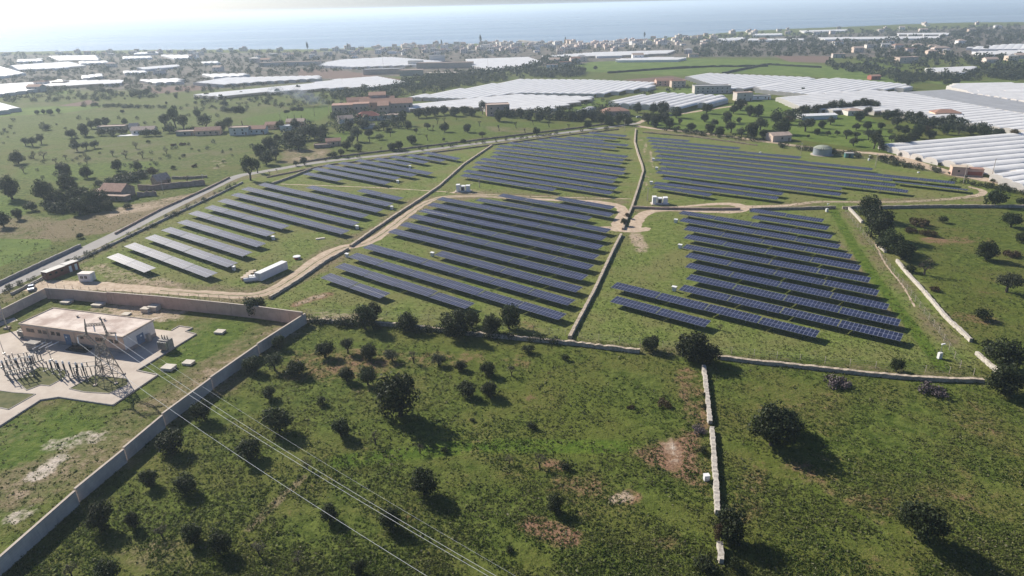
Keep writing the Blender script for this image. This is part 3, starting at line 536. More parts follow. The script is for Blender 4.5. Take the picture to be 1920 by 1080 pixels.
# combiner cabinets standing at row ends
def cabinet():
    t=T('combiner_cabinet','x y z w','cabinet',(0,0,0),0,'white cabinets at the row ends')
    mb=MB(); mb.box((0,0,.8),(1.15,.6,1.2)); mb.box((0,0,.1),(.9,.4,.2)); mb.build('cabinet_body','whitemetal',t)
    mb=MB(); mb.face([(-.75,-.5,1.5),(.75,-.5,1.5),(.75,.45,1.62),(-.75,.45,1.62)]); mb.face([(-.75,.45,1.57),(.75,.45,1.57),(.75,-.5,1.45),(-.75,-.5,1.45)]); mb.build('sun_shade','whitemetal',t)
    for s in (-1,1):
        for q in (-1,1): m2=MB(); m2.box((s*.65,q*.4,.73),(.06,.06,1.44)); m2.build('leg','steel',t)
    mb=MB(); mb.box((0,-.31,.85),(.7,.02,.7)); mb.build('door','whitemetal',t)
    return t
CB=[(439,504,'end of the third row in the roadside field, near the pallets'),(513,447,'end of the sixth row in the roadside field'),(670,427,'end of a long roadside row, near the stone wall'),(735,390,'end of the last but one roadside row'),(746,341,'end of the third row in the small far field'),(769,313,'end of a short row in the small far field'),
(1267,415,'head of the fourth row of the dark blue front field'),(1275,463,'head of a middle row of the dark blue front field'),(1264,543,'head of the third dark blue row above the white wall'),(651,480,'head of the third row in the middle front field'),(811,478,'head of the short middle row of the front field'),(1221,343,'head of the second row behind the gravel loop'),(1231,316,'head of the fifth row behind the winding wall'),(1225,299,'head of the seventh row behind the winding wall')]
c0=cabinet()
for i,(x,y,l) in enumerate(CB):
    c=c0 if i==0 else copy_tree(c0); g=G(x,y+3); c.location=g; c.rotation_euler=(0,0,R(-34)); tag(c,'white cabinet at the '+l,'cabinet')
# ------------------------------------------------------------------ substation
def poly(px,z=0): return [G2(p[0],p[1],z) for p in px]
YARD=[(-60,660),(0,627.5),(44,617),(110,590),(200,600),(283.5,616),(322,620.6),(336,612.5),(361,616),(348,622.5),(368,627.5),(257,696),(296,704),(212,760.6),(111,745.6),(76,751),(0,800),(-120,868)]
def slab(name,px,z0,z1,mat,kerb=None,kind='structure'):
    P=poly(px,z1); mb=MB(); mb.prism(P,z0,z1); o=mb.build(name,mat); tag(o,kind=kind)
    return o
slab('paving',YARD,-.2,.16,'concrete')
def kerb(px,h=.3,w=.3,z=0.0):
    P=poly(px,z); mb=MB(); n=len(P)
    for i in range(n-1):
        a,b=Vector((*P[i],0)),Vector((*P[i+1],0)); d=b-a; L=d.length
        mb.box(((a.x+b.x)/2,(a.y+b.y)/2,h/2-.05),(L-.02,w,h+.1),math.atan2(d.y,d.x))
    o=mb.build('kerb','greystone'); tag(o,kind='structure')
kerb(YARD[6:]+[(-140,880)],.32,.3)
MT['mossgrass']=simple('mossy_grass',(.13,.125,.05),.95,.3,.6,col2=(.06,.075,.02),bmp=.4)
ISL=[[(74,688),(125,694),(123,707),(93,723.6),(76,722),(50,732),(30,713)],[(130,729),(176,704),(238,710),(241,716),(239.6,722),(204,738),(157,735)],[(-10,731),(23,736),(67,739),(16,768),(-30,758)]]
for q in ISL:
    slab('lawn',q,.02,.19,'mossgrass'); kerb(q+[q[0]],.27,.2,.16)
wall('boundary_wall',[(84,540.5),(140,544),(200,549.5)],3.4,.35,'brickwall','brown block wall behind the substation, the first lower stretch by the parked car',step=4,cap='concrete')
wall('boundary_wall',[(200.5,548),(300,556),(400,566),(480,574.5),(567,586)],3.7,.35,'brickwall','long brown block wall between the substation and the dirt track',step=4,cap='concrete')
wall('boundary_wall',[(84,541),(40,562),(0,582),(-60,612)],2.8,.35,'concwall','grey wall running from the parked car past the tall lamp pole',step=4,cap='concrete')
cw=[(572,588),(480,646),(436,677),(372,724),(304,777),(231,841),(140,918),(0,1044),(-60,1100)]
secs=[(572,588),(482,645)],[(482,647),(394,708)],[(394,710),(304,776)],[(304,779),(231,840)],[(231,843),(140,917)],[(140,921),(0,1044),(-60,1098)]
for i,s in enumerate(secs):
    wall('boundary_wall',s,2.9,.4,'concwall',f'stepped grey concrete boundary wall, {ORD[i]} panel counted from the tree-lined wall',step=3,cap='concrete',group='stepped concrete wall panels')
# control building
def control_building():
    a=G(47,637);b=G(238,663.5); d=b-a; Lx=d.length; rz=math.atan2(d.y,d.x); Ly=10.2; Hh=4.5
    t=T('substation_building','long peach substation building with flat roof, blue doors and small windows','building',(a.x,a.y,.16),rz)
    mb=MB(); mb.box((Lx/2,Ly/2,.5),(Lx+.1,Ly+.1,1.0)); mb.build('plinth','plinth',t)
    mb=MB(); mb.box((Lx/2,Ly/2,2.7),(Lx,Ly,3.4)); mb.build('wall','peach',t)
    mb=MB(); mb.box((Lx+.02,Ly/2,2.7),(.06,Ly-.01,3.38)); mb.build('end_wall','paleplaster',t)['label']='pale end wall'
    r=MB(); r.box((Lx/2,Ly/2,4.52),(Lx+.5,Ly+.5,.24)); rf=r.build('roof','roofslab',t)
    e=MB()
    for c,s in (((Lx/2,-.15,4.74),(Lx+.5,.2,.2)),((Lx/2,Ly+.15,4.74),(Lx+.5,.2,.2)),((-.15,Ly/2,4.74),(.2,Ly+.1,.2)),((Lx+.15,Ly/2,4.74),(.2,Ly+.1,.2))): e.box(c,s)
    e.build('parapet','cream',rf)
    for q in ((.35*Lx,Ly*.7),(.56*Lx,Ly*.75),(.62*Lx,Ly*.7)):
        v=MB(); v.cyl((q[0],q[1],4.64),(q[0],q[1],5.1),.25); v.box((q[0],q[1],5.13),(.7,.7,.06)); v.build('roof_vent','concrete',rf)
    for f in (.07,.11,.185,.235,.315,.37,.6,.75,.79,.88,.93):
        w=MB(); w.box((f*Lx,-.03,3.05),(1.15,.1,.85)); o=w.build('window','window',t)
        w=MB(); 
        for k in (-.3,.3): w.box((f*Lx+k*.95,-.1,3.05),(.06,.04,.85))
        w.box((f*Lx,-.1,2.56),(1.3,.1,.08)); w.build('sill','frame',o)
    def door(c,s,n,rot):
        w=MB(); w.box(c,s); o=w.build('door','bluedoor',t)
        h=MB(); h.box((c[0]+n[0]*.1,c[1]+n[1]*.1,c[2]-.1),(.12,.12,.3)); h.build('handle','steel',o)
        h=MB(); h.box((c[0]+n[0]*.06+n[1]*.3,c[1]+n[1]*.06+n[0]*.3,c[2]+.7),(.5 if n[1] else .05,.5 if n[0] else .05,.4)); h.build('warning_plate','whitemetal',o)
    door((.455*Lx,-.04,1.75),(1.9,.12,3.0),(0,-1),0); door((Lx+.07,Ly*.5,1.7),(.1,2.3,2.7),(1,0),0)
    g=MB(); 
    for f in (.265,.53): g.cyl((f*Lx,-.12,1),(f*Lx,-.12,4.4),.06)
    g.build('drainpipe','cream',t)
control_building()
def place(mb,name,mat,label,cat,px,rz=0,z=0,group=None):
    g=G(*px); o=mb.build(name,mat,loc=(g.x,g.y,z),rz=rz); return tag(o,label,cat,group)
BR=math.atan2(*(reversed((G(238,663.5)-G(47,637)).to_2d()[:]))) if False else math.atan2((G(238,663.5)-G(47,637)).y,(G(238,663.5)-G(47,637)).x)
# lattice pylon with cat-head top
def pylon():
    b=G(206,713); t=T('lattice_pylon','tall rusty grey lattice power pylon in front of the peach building','pylon',(b.x,b.y,.16),R(8))
    def st(mb,p,q,r=.055): mb.cyl(p,q,r*1.35,n=5,cap=False)
    def sq(z,w): return [(-w,-w,z),(w,-w,z),(w,w,z),(-w,w,z)]
    mb=MB(); lv=[(0,2.3),(2.6,1.85),(4.8,1.45),(6.6,1.15),(8.1,.9),(9.3,.72)]
    for (z0,w0),(z1,w1) in zip(lv,lv[1:]):
        A,B=sq(z0,w0),sq(z1,w1)
        for i in range(4):
            j=(i+1)%4; st(mb,A[i],B[i],.085); st(mb,A[i],B[j]); st(mb,A[j],B[i]); st(mb,B[i],B[j],.05)
    mb.build('lattice_body','pylonsteel',t)
    hd=MB()
    def arm(P,Q,n=4,w=.28,w2=.28):
        P=Vector(P);Q=Vector(Q)
        C=[]
        for k in range(n+1):
            c=P.lerp(Q,k/n); ww=w+(w2-w)*k/n; C.append([(c.x,c.y-ww,c.z-ww*.5),(c.x,c.y+ww,c.z-ww*.5),(c.x,c.y,c.z+ww)])
        for a,b_ in zip(C,C[1:]):
            for i in range(3): st(hd,a[i],b_[i],.05); st(hd,a[i],b_[(i+1)%3],.035)
    for s in (-1,1):
        arm((s*.45,0,9.2),(s*2.2,0,11.9),5,.5,.4); arm((s*2.2,0,11.9),(s*1.95,0,14.4),4,.4,.32)
        arm((s*2.0,0,12.0),(s*4.2,0,11.9),3,.35,.12)
    arm((-2.0,0,14.45),(2.0,0,14.45),7,.34,.34); arm((-1.9,0,14.6),(-1.7,0,16.0),2,.28,.06); arm((1.9,0,14.6),(1.7,0,16.0),2,.28,.06)
    hd.build('pylon_head','pylonsteel',t)
    for x,z in ((-4.1,11.8),(0,14.4),(4.1,11.8)):
        i_=MB()
        for k in range(9): i_.cyl((x+k*.07,-.3-k*.16,z-.1-k*.1),(x+k*.07+.03,-.38-k*.16,z-.14-k*.1),.14,n=8)
        i_.cyl((x,-.25,z),(x+.7,-1.75,z-1.0),.03,n=5); i_.build('insulator_string','whitemetal',t)
    for i,(sx,sy) in enumerate(((-1,-1),(1,-1),(1,1),(-1,1))):
        f=MB(); f.box((sx*2.3,sy*2.3,.12),(.7,.7,.3)); f.build('footing','concrete',t)
    return t
py=pylon()
# overhead lines
def wire(a,b,z1,name,label,r=.035,sag=2.5,ext=1.35):
    A=Vector(a); B=G(b[0],b[1],z1); D=B-A; mb=MB(); pts=[]
    n=26
    for k in range(n+1):
        t=ext*k/n; p=A+D*t; p.z-=sag*4*(t/ext)*(1-t/ext)*1.0; pts.append(p)
    # keep the wire passing through the named point
    tb=1.0; off=sag*4*(tb/ext)*(1-tb/ext)
    for k,p in enumerate(pts): p.z+=off*(ext*k/n)
    for p,q in zip(pts,pts[1:]): mb.cyl(p-A,q-A,r,n=6,cap=False)
    o=mb.build(name,'wire',loc=A); tag(o,label,'power line','power lines from the pylon')
M2=Matrix.Rotation(R(8),4,'Z')
def ptop(x,y,z): b=G(206,713); v=M2@Vector((x,y,z)); return (b.x+v.x,b.y+v.y,.16+v.z)
wire(ptop(-3.4,-1.7,10.8),(800,1080),13,'overhead_cable','lowest bright power cable sagging from the near arm of the pylon',.025)
wire(ptop(.7,-1.7,13.4),(915,1080),15,'overhead_cable','bright power cable from the top of the pylon head, one of the close pair',.024)
wire(ptop(4.8,-1.7,10.8),(930,1080),13,'overhead_cable','bright power cable from the outer pylon arm, one of the close pair',.024)
wire(ptop(1.7,0,16.0),(975,1085),17,'earth_cable','thin faint earth cable from the peak of the pylon',.012)
# switchgear
MT['darksteel']=simple('dull_galvanised_steel',(.2,.2,.2),.6,.3,3,metal=.3)
def insul(px,h,kind,pale=False):
    x,y=px
    t=T('insulator_post','p','insulator',(*G2(x,y),.16),R(random.uniform(-4,4)),'switchgear posts in the substation yard')
    hs=h*.5
    f=MB(); f.box((0,0,hs/2),(.16,.16,hs)); f.box((0,0,.06),(.6,.6,.16)); f.box((0,0,hs),(.36,.36,.06)); f.build('stand','darksteel',t)
    m=MB(); n=int((h-hs)/.16)
    rr=.22 if kind=='thick' else .12
    for k in range(n): m.cyl((0,0,hs+.05+k*.16),(0,0,hs+.16+k*.16),rr,rr*.72,n=8)
    m.build('insulator','greyinsulator' if pale else 'black',t)
    m=MB(); 
    if kind=='thick': m.cyl((0,0,h),(0,0,h+.55),.24,.2,n=10); m.cyl((0,0,h+.55),(0,0,h+.7),.15,.08)
    else: m.cyl((0,0,h),(0,0,h+.16),.1,.07,n=8)
    m.build('cap','whitemetal' if kind=='thick' else 'steel',t); return t
PX=[]
for i in range(6): PX.append((84+i*7.4,697-abs(i%2)*3,2.3,'thin'))
for i in range(6): PX.append((101+i*12,702+i*1.2,3.2,'thick'))
for i in range(7): PX.append((139+i*8.6,710-i*1.1,2.3,'thin'))
for i in range(4): PX.append((116+i*16,713+i*1.0,2.6,'thin'))
for i in range(8): PX.append((14+i*7.2,689-(i%3)*4,2.6,'thin'))
for i in range(7): PX.append((12+i*8.5,704-i*1.6,3.3,'thick' if i%3==0 else 'thin'))
for i in range(5): PX.append((55+i*6,684-i*2,2.4,'thin'))
for i in range(6): PX.append((18+i*9,713-i*1.4,2.8,'thin'))
names=['first front line of posts beside the pylon','']
for i,(x,y,h,k) in enumerate(PX):
    pl=(k=='thin' and x<72 and i%2==0); o=insul((x,y),h,k,pl)
    row='crowded busbar bay' if x<72 else 'bay near the pylon'
    o['label']=f'{"stout white-topped" if k=="thick" else ("slim pale grey" if pl else "slim black")} insulator post on a steel stand in the {row}'
    o['group']=f'{"stout" if k=="thick" else ("pale slim" if pl else "slim")} insulators in the {"busbar bay" if x<72 else "pylon bay"}'
# gantry frames with busbars
def gantry(p,q,h,label):
    a=G(*p);b=G(*q); t=T('busbar_frame',label,'busbar frame',(a.x,a.y,.16),math.atan2((b-a).y,(b-a).x)); L=(b-a).length
    for x in (0,L):
        m=MB(); m.box((x,0,h/2),(.18,.18,h)); m.build('column','darksteel',t)
    m=MB(); m.box((L/2,0,h+.08),(L+.4,.22,.16)); m.build('crossbeam','darksteel',t)
    for k in range(3):
        m=MB(); x=L*(k+.5)/3; m.cyl((x,0,h+.16),(x,0,h+1.1),.11,n=8); m.build('insulator','black',t)
    m=MB(); m.cyl((0,0,h+1.15),(L,0,h+1.15),.05,n=6); m.build('busbar','steel',t)
gantry((18,694),(66,686),2.6,'steel busbar frame nearest the building corner in the crowded bay')
gantry((12,706),(62,697),2.6,'steel busbar frame in the middle of the crowded bay')
gantry((20,716),(66,706),2.6,'steel busbar frame at the lawn edge of the crowded bay')
gantry((142,706),(196,701),2.2,'low steel busbar frame right beside the pylon foot')
for i,(x,y,h) in enumerate(((8,664,6.5),(97,676,6.0),(2,690,6.5))):
    m=MB(); m.cyl((0,0,0),(0,0,h),.09,.04,n=8); m.box((0,0,.1),(.5,.5,.2)); place(m,'lightning_rod','steel',('thin lightning rod beside the crowded switch bay and the building corner','thin lightning rod between the pylon bay and the building','thin lightning rod at the outer end of the crowded switch bay')[i],'lightning rod',(x,y),z=.16)
# transformers and boxes
def transformer(px,label,s=1.0,ribs=True):
    t=T('transformer',label,'transformer',(*G2(*px),.16),BR)
    m=MB(); m.box((0,0,1.0*s),(1.9*s,1.3*s,1.8*s)); m.build('tank','greystone',t)
    for k in range(6):
        m=MB(); m.box((-.8*s+k*.32*s,-.85*s,1.0*s),(.1*s,.4*s,1.4*s)); m.build('cooling_fin','steel',t)
    for k in range(3):
        m=MB(); m.cyl((-.55*s+k*.55*s,0,1.9*s),(-.55*s+k*.55*s,0,2.6*s),.1*s,.06*s,n=8); m.build('bushing','darkmetal',t)
transformer((314,655),'grey finned transformer at the far end of the concrete yard',1.5); transformer((48,631),'small transformer against the building corner near the lamp pole',1.15)
m=MB(); m.box((0,0,1),(1.4,.8,2)); m.box((0,0,2.04),(1.5,.9,.08)); place(m,'switch_cabinet','concrete','pale cabinet beside the blue door in the pale end wall','cabinet',(279,640),BR,.16)
def coolers(px):
    t=T('cable_reel_stack','pale slatted equipment stack in front of the peach wall','equipment',(*G2(*px),.16),BR)
    for k in range(4):
        m=MB(); m.box((0,0,.3+.5*k),(3.4,1.8,.34)); m.build('slatted_tray','greystone',t)
    for sx in (-1,1):
        for sy in (-1,1): m=MB(); m.box((sx*1.6,sy*.8,1),(.12,.12,2.1)); m.build('leg','steel',t)
coolers((66,655))
def pipes(p,q,label):
    a=G(*p);b=G(*q); t=T('cable_duct',label,'duct',(a.x,a.y,.16),math.atan2((b-a).y,(b-a).x)); L=(b-a).length
    m=MB(); m.cyl((0,0,1.3),(L,0,1.3),.13,n=8); m.build('duct_pipe','whitemetal',t)
    for x in (.3,L-.3): m=MB(); m.box((x,0,.6),(.1,.1,1.3)); m.build('leg','steel',t)
for i in range(3): pipes((64+12*i,664-i*1),(87+13*i,651-i*.5),('pale duct on legs beside the slatted stack','pale duct on legs, the middle one of three','pale duct on legs closest to the blue door')[i])
def pit(px,label):
    t=T('oil_pit',label,'transformer pit',(*G2(*px),.16),BR); m=MB(); m.box((0,0,.12),(6.4,2.2,.24)); m.build('pit_rim','darkmetal',t)
    m=MB(); m.box((0,0,.55),(4.8,1.2,.6)); m.build('tank','black',t)
    for k in range(3): m=MB(); m.cyl((-1.4+1.4*k,0,.85),(-1.4+1.4*k,0,2.1),.12,.07,n=8); m.build('bushing','black',t)
pit((148,657),'black oil transformer in a dark pit beside the long wall and blue door')
# concrete lids and pads
PADS=[(83,556,2.2,1.4,'grey concrete box in the wall corner beside the car'),(126,568,2.8,.6,'low concrete pad just behind the long roof'),(181,563,2.0,1.4,'concrete box standing against the long brown wall'),(185,573,3,.6,'flat concrete pad in front of the box by the brown wall'),(237,590,2.2,.3,'small flat slab behind the roof corner'),(275,584,2.4,1.1,'concrete box against the brown wall, the first of a pair'),(290,581,2.8,1.3,'larger concrete box against the brown wall, second of the pair'),(413,624,2.4,.5,'square pale lid in the grass below the brown wall'),(354,682,2.4,.5,'pale lid in the grass closest to the stepped wall'),(317,692,2.8,.7,'pale double lid beside the yard point under the cables')]
for x,y,w,h,l in PADS:
    m=MB(); m.box((0,0,h/2),(w,w*.8,h)); m.box((0,0,h+.05),(w*1.06,w*.86,.1)); place(m,'concrete_lid','palelid',l,'concrete lid',(x,y),BR+R(5))
def lamp(px,h,label,lean=(0,0)):
    t=T('light_pole',label,'lamp pole',(*G2(*px),0)); m=MB(); m.cyl((0,0,0),(lean[0],lean[1],h),.2,.12,n=10); m.build('pole','steel',t)
    m=MB(); m.box((lean[0],lean[1],h+.1),(1.2,.5,.25)); m.build('lamp_head','whitemetal',t); m=MB(); m.box((0,0,.25),(1.3,1.3,.5)); m.build('footing','stone',t)
lamp((14,616),10.5,'tall grey lamp pole with a stone foot between the grey wall and building')
# ------------------------------------------------------------------ site entrance
def shed():
    a=G(91,526); b=G(150,504); d=b-a; L=d.length; t=T('site_hut','long rust-brown site hut with grey sheet roof beside the road','hut',(a.x,a.y,0),math.atan2(d.y,d.x))
    m=MB(); m.box((L/2,1.3,1.35),(L,2.6,2.7)); m.build('wall','rustshed',t)
    m=MB(); m.box((L*.3,1.3,2.78),(L*.62,3.1,.12)); m.box((L*.81,1.3,2.92),(L*.4,3.1,.12)); m.build('roof','greyroof',t)
    for f in (.72,.9): m=MB(); m.box((f*L,-.04,1.15),(.9,.08,2.1)); m.build('door','whitemetal',t)
    for f in (.1,.28,.46): m=MB(); m.box((f*L,-.03,1.7),(.8,.06,.6)); m.build('window','window',t)
    m=MB(); m.box((-.03,1.3,1.9),(.06,1.4,.5)); m.build('vent','frame',t)
shed()
def cabin(px,label,L=4.2,Wd=2.5,Hh=2.6,rz=-.1):
    t=T('site_cabin',label,'cabin',(*G2(*px),.1),rz); m=MB(); m.box((0,0,Hh/2),(L,Wd,Hh)); m.build('wall','whitemetal',t)
    m=MB(); m.box((0,0,Hh+.06),(L+.2,Wd+.2,.12)); m.build('roof','paleplaster',t)
    for x in (-.9,.5):
        m=MB(); m.box((x,-Wd/2-.02,1.5),(.9,.06,.9)); w=m.build('window','window',t); m=MB(); m.box((x,-Wd/2-.05,1.5),(.06,.06,.9)); m.box((x,-Wd/2-.05,1.02),(1.0,.08,.06)); m.build('window_frame','whitemetal',w)
    m=MB(); m.box((L/2+.02,.2,1.05),(.06,.85,2.0)); m.build('door','paleplaster',t)
cabin((165,526),'small white site cabin with two windows beside the dirt track')
def car(px,rz,label,paint='carpaint'):
    t=T('parked_car',label,'car',(*G2(*px),.03),rz)
    prof=[(-2.1,.35),(-2.12,.75),(-1.95,.95),(-1.5,1.02),(-.95,1.42),(.45,1.45),(1.05,1.0),(1.95,.85),(2.12,.6),(2.1,.35)]
    m=MB(); n=len(prof)
    for y,k in ((-.86,0),(.86,1)): m.v+=[(p[0],y*(1 if p[1]<1.1 else .82),p[1]) for p in prof]
    m.f.append(tuple(range(n))); m.m.append(0); m.f.append(tuple(n+i for i in reversed(range(n)))); m.m.append(0)
    for i in range(n): j=(i+1)%n; m.f.append((i,n+i,n+j,j)); m.m.append(0)
    m.build('body',paint,t)
    for nm,P in (('windscreen',[(.5,-.66,1.44),(1.06,-.78,1.02),(1.06,.78,1.02),(.5,.66,1.44)]),('rear_window',[(-1.5,.76,1.05),(-1.5,-.76,1.05),(-1.0,-.66,1.42),(-1.0,.66,1.42)])):
        m=MB(); m.face([(p[0]+(.02 if p[0]>0 else -.02),p[1],p[2]+.02) for p in P]); m.build(nm,'carglass',t)
    for s in (-1,1):
        m=MB(); P=[(-1.3,s*.85,1.05),(.9,s*.85,1.05),(.42,s*.74,1.4),(-.9,s*.74,1.4)]; m.face(P if s<0 else P[::-1]); o=m.build('side_window','carglass',t)
        for x in (-1.3,1.3):
            m=MB(); m.cyl((x,s*.7,.32),(x,s*.9,.32),.33,n=14); w=m.build('wheel','tyre',t); m=MB(); m.cyl((x,s*.89,.32),(x,s*.91,.32),.2,n=10); m.build('rim','steel',w)
        m=MB(); m.box((2.1,s*.6,.68),(.06,.35,.14)); m.build('headlight','whitemetal',t)
car((60,543),R(-62),'silver car with dark windows parked in the site entrance by the wall')
car((1840,327),R(-20),'silver car parked beside the pink hut under the greenhouse')
car((1198,221),R(10),'dark car parked by the trees at the road junction','tankgrey')
def container():
    a=G(490,528);b=G(535,507); d=b-a; L=12.2; rz=math.atan2(d.y,d.x); t=T('shipping_container','long white shipping container on the grass beside the pallets','container',(a.x,a.y,.12),rz)
    m=MB(); m.box((L/2,1.22,1.3),(L,2.44,2.6)); m.build('box_body','whitemetal',t)
    m=MB()
    for k in range(40): m.box((.3+k*(L-.6)/39,-.03,1.3),(.12,.06,2.3))
    m.build('side_corrugation','whitemetal',t)
    m=MB(); m.box((-.03,1.22,1.3),(.06,2.3,2.4)); dd=m.build('door','whitemetal',t); m=MB()
    for y in (.5,.95,1.5,1.95): m.cyl((-.09,y,.2),(-.09,y,2.5),.04,n=6)
    m.build('lock_rod','steel',dd)
    m=MB()
    for x in (.1,L-.1):
        for y in (.08,2.36): m.box((x,y,1.3),(.18,.18,2.64))
    m.build('corner_post','whitemetal',t)
container()
PAL=[(459,521,'pallet stack closest to the panel row end'),(464,517,'pallet stack behind the first beside the container'),(469,513,'pallet stack between its two neighbours'),(474,509.5,'farthest pallet stack behind the white tanks')]
for x,y,l in PAL:
    g=G(x,y+3); t=T('pallet_stack','pale '+l,'pallets',(g.x,g.y,0),R(28),'stacks of pallets beside the container')
    for k in range(5): m=MB(); m.box((0,0,.1+.16*k),(2.2,1.4,.1)); m.build('pallet','wood',t)
    m=MB(); m.box((0,0,.9),(2.25,1.45,.05)); m.build('cover_sheet','cream',t)
for i,(x,y,l) in enumerate(((467,528,'white plastic tank lying beside the pallet stacks'),(483,526,'white plastic tank lying right against the container end'),(478,521,'white crate pile behind the two white tanks'))):
    g=G(x,y); t=T('water_tank' if i<2 else 'crate_pile',l,'tank' if i<2 else 'crates',(g.x,g.y,0),R(20))
    if i<2:
        m=MB(); m.cyl((-1.5,0,.7),(1.5,0,.7),.7,n=14); m.build('tank_body','whitemetal',t); m=MB(); m.box((0,0,.1),(2.2,1.2,.2)); m.build('cradle','steel',t); m=MB(); m.cyl((0,0,1.35),(0,0,1.5),.2,n=10); m.build('lid','greystone',t)
    else:
        for k in range(3): m=MB(); m.box((-1.2+k*1.2,0,.5),(1.1,1.1,1.0)); m.build('crate','whitemetal',t)
t=T('well_head','round white well lid on a red base in the grass','well',G(557,485),0); m=MB(); m.cyl((0,0,0),(0,0,.75),.95,n=14); m.build('base','red',t); m=MB(); m.cyl((0,0,.76),(0,0,.95),1.35,1.3,n=18); m.build('lid','whitemetal',t)
m=MB(); m.box((1.1,-.6,.3),(.7,.6,.6)); m.build('valve_box','greystone',t)
for x,y,l in ((597,448.5,'flat pale slab in the grass below the long rows'),(604,447.5,'second flat pale slab touching the first below the long rows')):
    m=MB(); m.box((0,0,.15),(1.9,1.3,.3)); m.box((0,0,.33),(1.5,1.0,.08)); place(m,'concrete_lid','palelid',l,'concrete lid',(x,y),.2)
def skid(px,label):
    t=T('inverter_station',label,'inverter station',(*G2(*px),0),R(-4)); m=MB(); m.box((0,0,.15),(7.6,4.2,.3)); m.build('base_slab','concrete',t)
    for x,w,h,mt in ((-2.4,1.6,3.0,'whitemetal'),(-.2,1.9,2.4,'greystone'),(2.2,1.8,2.6,'whitemetal')):
        m=MB(); m.box((x,0,.3+h/2),(w,2.4,h)); c=m.build('cabinet','whitemetal',t); m=MB(); m.box((x,-1.22,.3+h/2),(w*.7,.06,h*.7)); m.build('door' if mt!='greystone' else 'grille',mt if mt!='greystone' else 'darkmetal',c); m=MB(); m.box((x,0,.34+h),(w+.2,2.6,.08)); m.build('cabinet_roof','whitemetal',c)
skid((869,359),'white inverter cabinets with a dark grille beside the middle dirt track bend'); skid((1237,382.5),'white inverter cabinets with a dark grille between the winding wall and gravel loop')
def bigtank():
    g=G(1541,290); t=T('water_tank','round grey steel water tank with a faded pleated canopy','water tank',(g.x,g.y,0)); r=4.8; h=3.5
    m=MB(); m.cyl((0,0,0),(0,0,h),r,n=40)
    for k in range(5): m.cyl((0,0,.5+k*.8),(0,0,.62+k*.8),r+.06,n=40,cap=False)
    m.build('tank_wall','tankgrey',t,smooth=False)
    m=MB(); n=24
    for k in range(n):
        a=2*math.pi*k/n; b=2*math.pi*(k+1)/n; c=(a+b)/2
        p=(r*1.03*math.cos(a),r*1.03*math.sin(a),h+.1); q=(r*1.03*math.cos(b),r*1.03*math.sin(b),h+.1); e=(r*.98*math.cos(c),r*.98*math.sin(c),h+.45); i1=(r*.6*math.cos(c),r*.6*math.sin(c),h+1.35); tp=(0,0,h+1.9)
        m.face([p,e,i1]); m.face([e,q,i1]); j=(r*.6*math.cos(c-2*math.pi/n),r*.6*math.sin(c-2*math.pi/n),h+1.35); m.face([p,i1,j]); m.face([j,i1,tp])
    m.build('canopy','tankgreen',t)
    m=MB(); m.cyl((0,0,.02),(0,0,.2),r+1.2,n=32); m.build('base_slab','concrete',t)
bigtank()
t=T('pump_house','small teal pump house beside the round water tank','pump house',G(1591,295),R(-10)); m=MB(); m.box((0,0,1.2),(4.2,2.6,2.4)); m.build('wall','teal',t); m=MB(); m.box((0,0,2.46),(4.5,2.9,.14)); m.build('roof','greyroof',t); m=MB(); m.box((0,-1.32,1),(1,.06,1.9)); m.build('door','darkmetal',t)
for x,y,h,l in ((1629,301,1.8,'white post cabinet in the grass below the pump house'),(1550,397,2.2,'white camera post behind the end of the shortest front row'),(1761,672,2.6,'white camera post at the front corner of the solar site'),(1426,286,.6,'small white box in the grass below the gravel road'),(1722,324,.8,'pale stump box in the grass by the far fence')):
    t=T('camera_post' if h>2 else 'post_cabinet',l,'post',G(x,y),.2); m=MB(); m.box((0,0,h*.3),(.9,.7,h*.6)); m.build('cabinet','whitemetal',t)
    if h>1:
        m=MB(); m.cyl((0,0,h*.6),(0,0,h*1.5),.07,n=8); m.build('mast','steel',t); m=MB(); m.box((0,-.2,h*1.5),(.9,.35,.25)); m.build('camera_housing','whitemetal',t)
def pole(px,h,label,arm=True,mat='concrete'):
    t=T('utility_pole',label,'pole',G(*px)); m=MB(); m.cyl((0,0,0),(0,0,h),.17,.1,n=8); m.build('shaft',mat,t); m=MB(); m.box((0,0,h-.5),(1.3 if arm else .4,.12,.12)); m.build('crossarm','steel',t)
POLES=[(1806,344,8.5,'pale pole in front of the pink hut'),(1859,333,9,'pale pole at the end of the lower greenhouse block'),(1171,245,8,'slim pole at the far end of the back solar field'),(899,352,5,'slim pole beside the bottom row of the far field'),(1214,376,6,'slim pole beside the second inverter station'),(1641,314,7,'slim pole beyond the white post cabinet'),(1501,291,7,'dark slim pole near the round tank'),(306,358,5,'pale pole in front of the ruined stone wall'),(382,344,5,'pale pole at the road end of the ruin wall'),(590,218,8,'slim pole in the bright meadow behind the umbrella pines'),(617,213,8,'slim pole beside the white smoke'),(527,232,8,'slim pole between the farm roofs and umbrella pines'),(719,128,20,'tall thin mast standing among the pale factory sheds'),(915,130,18,'tall thin mast between two white greenhouse groups')]
for x,y,h,l in POLES: pole((x,y),h,l)
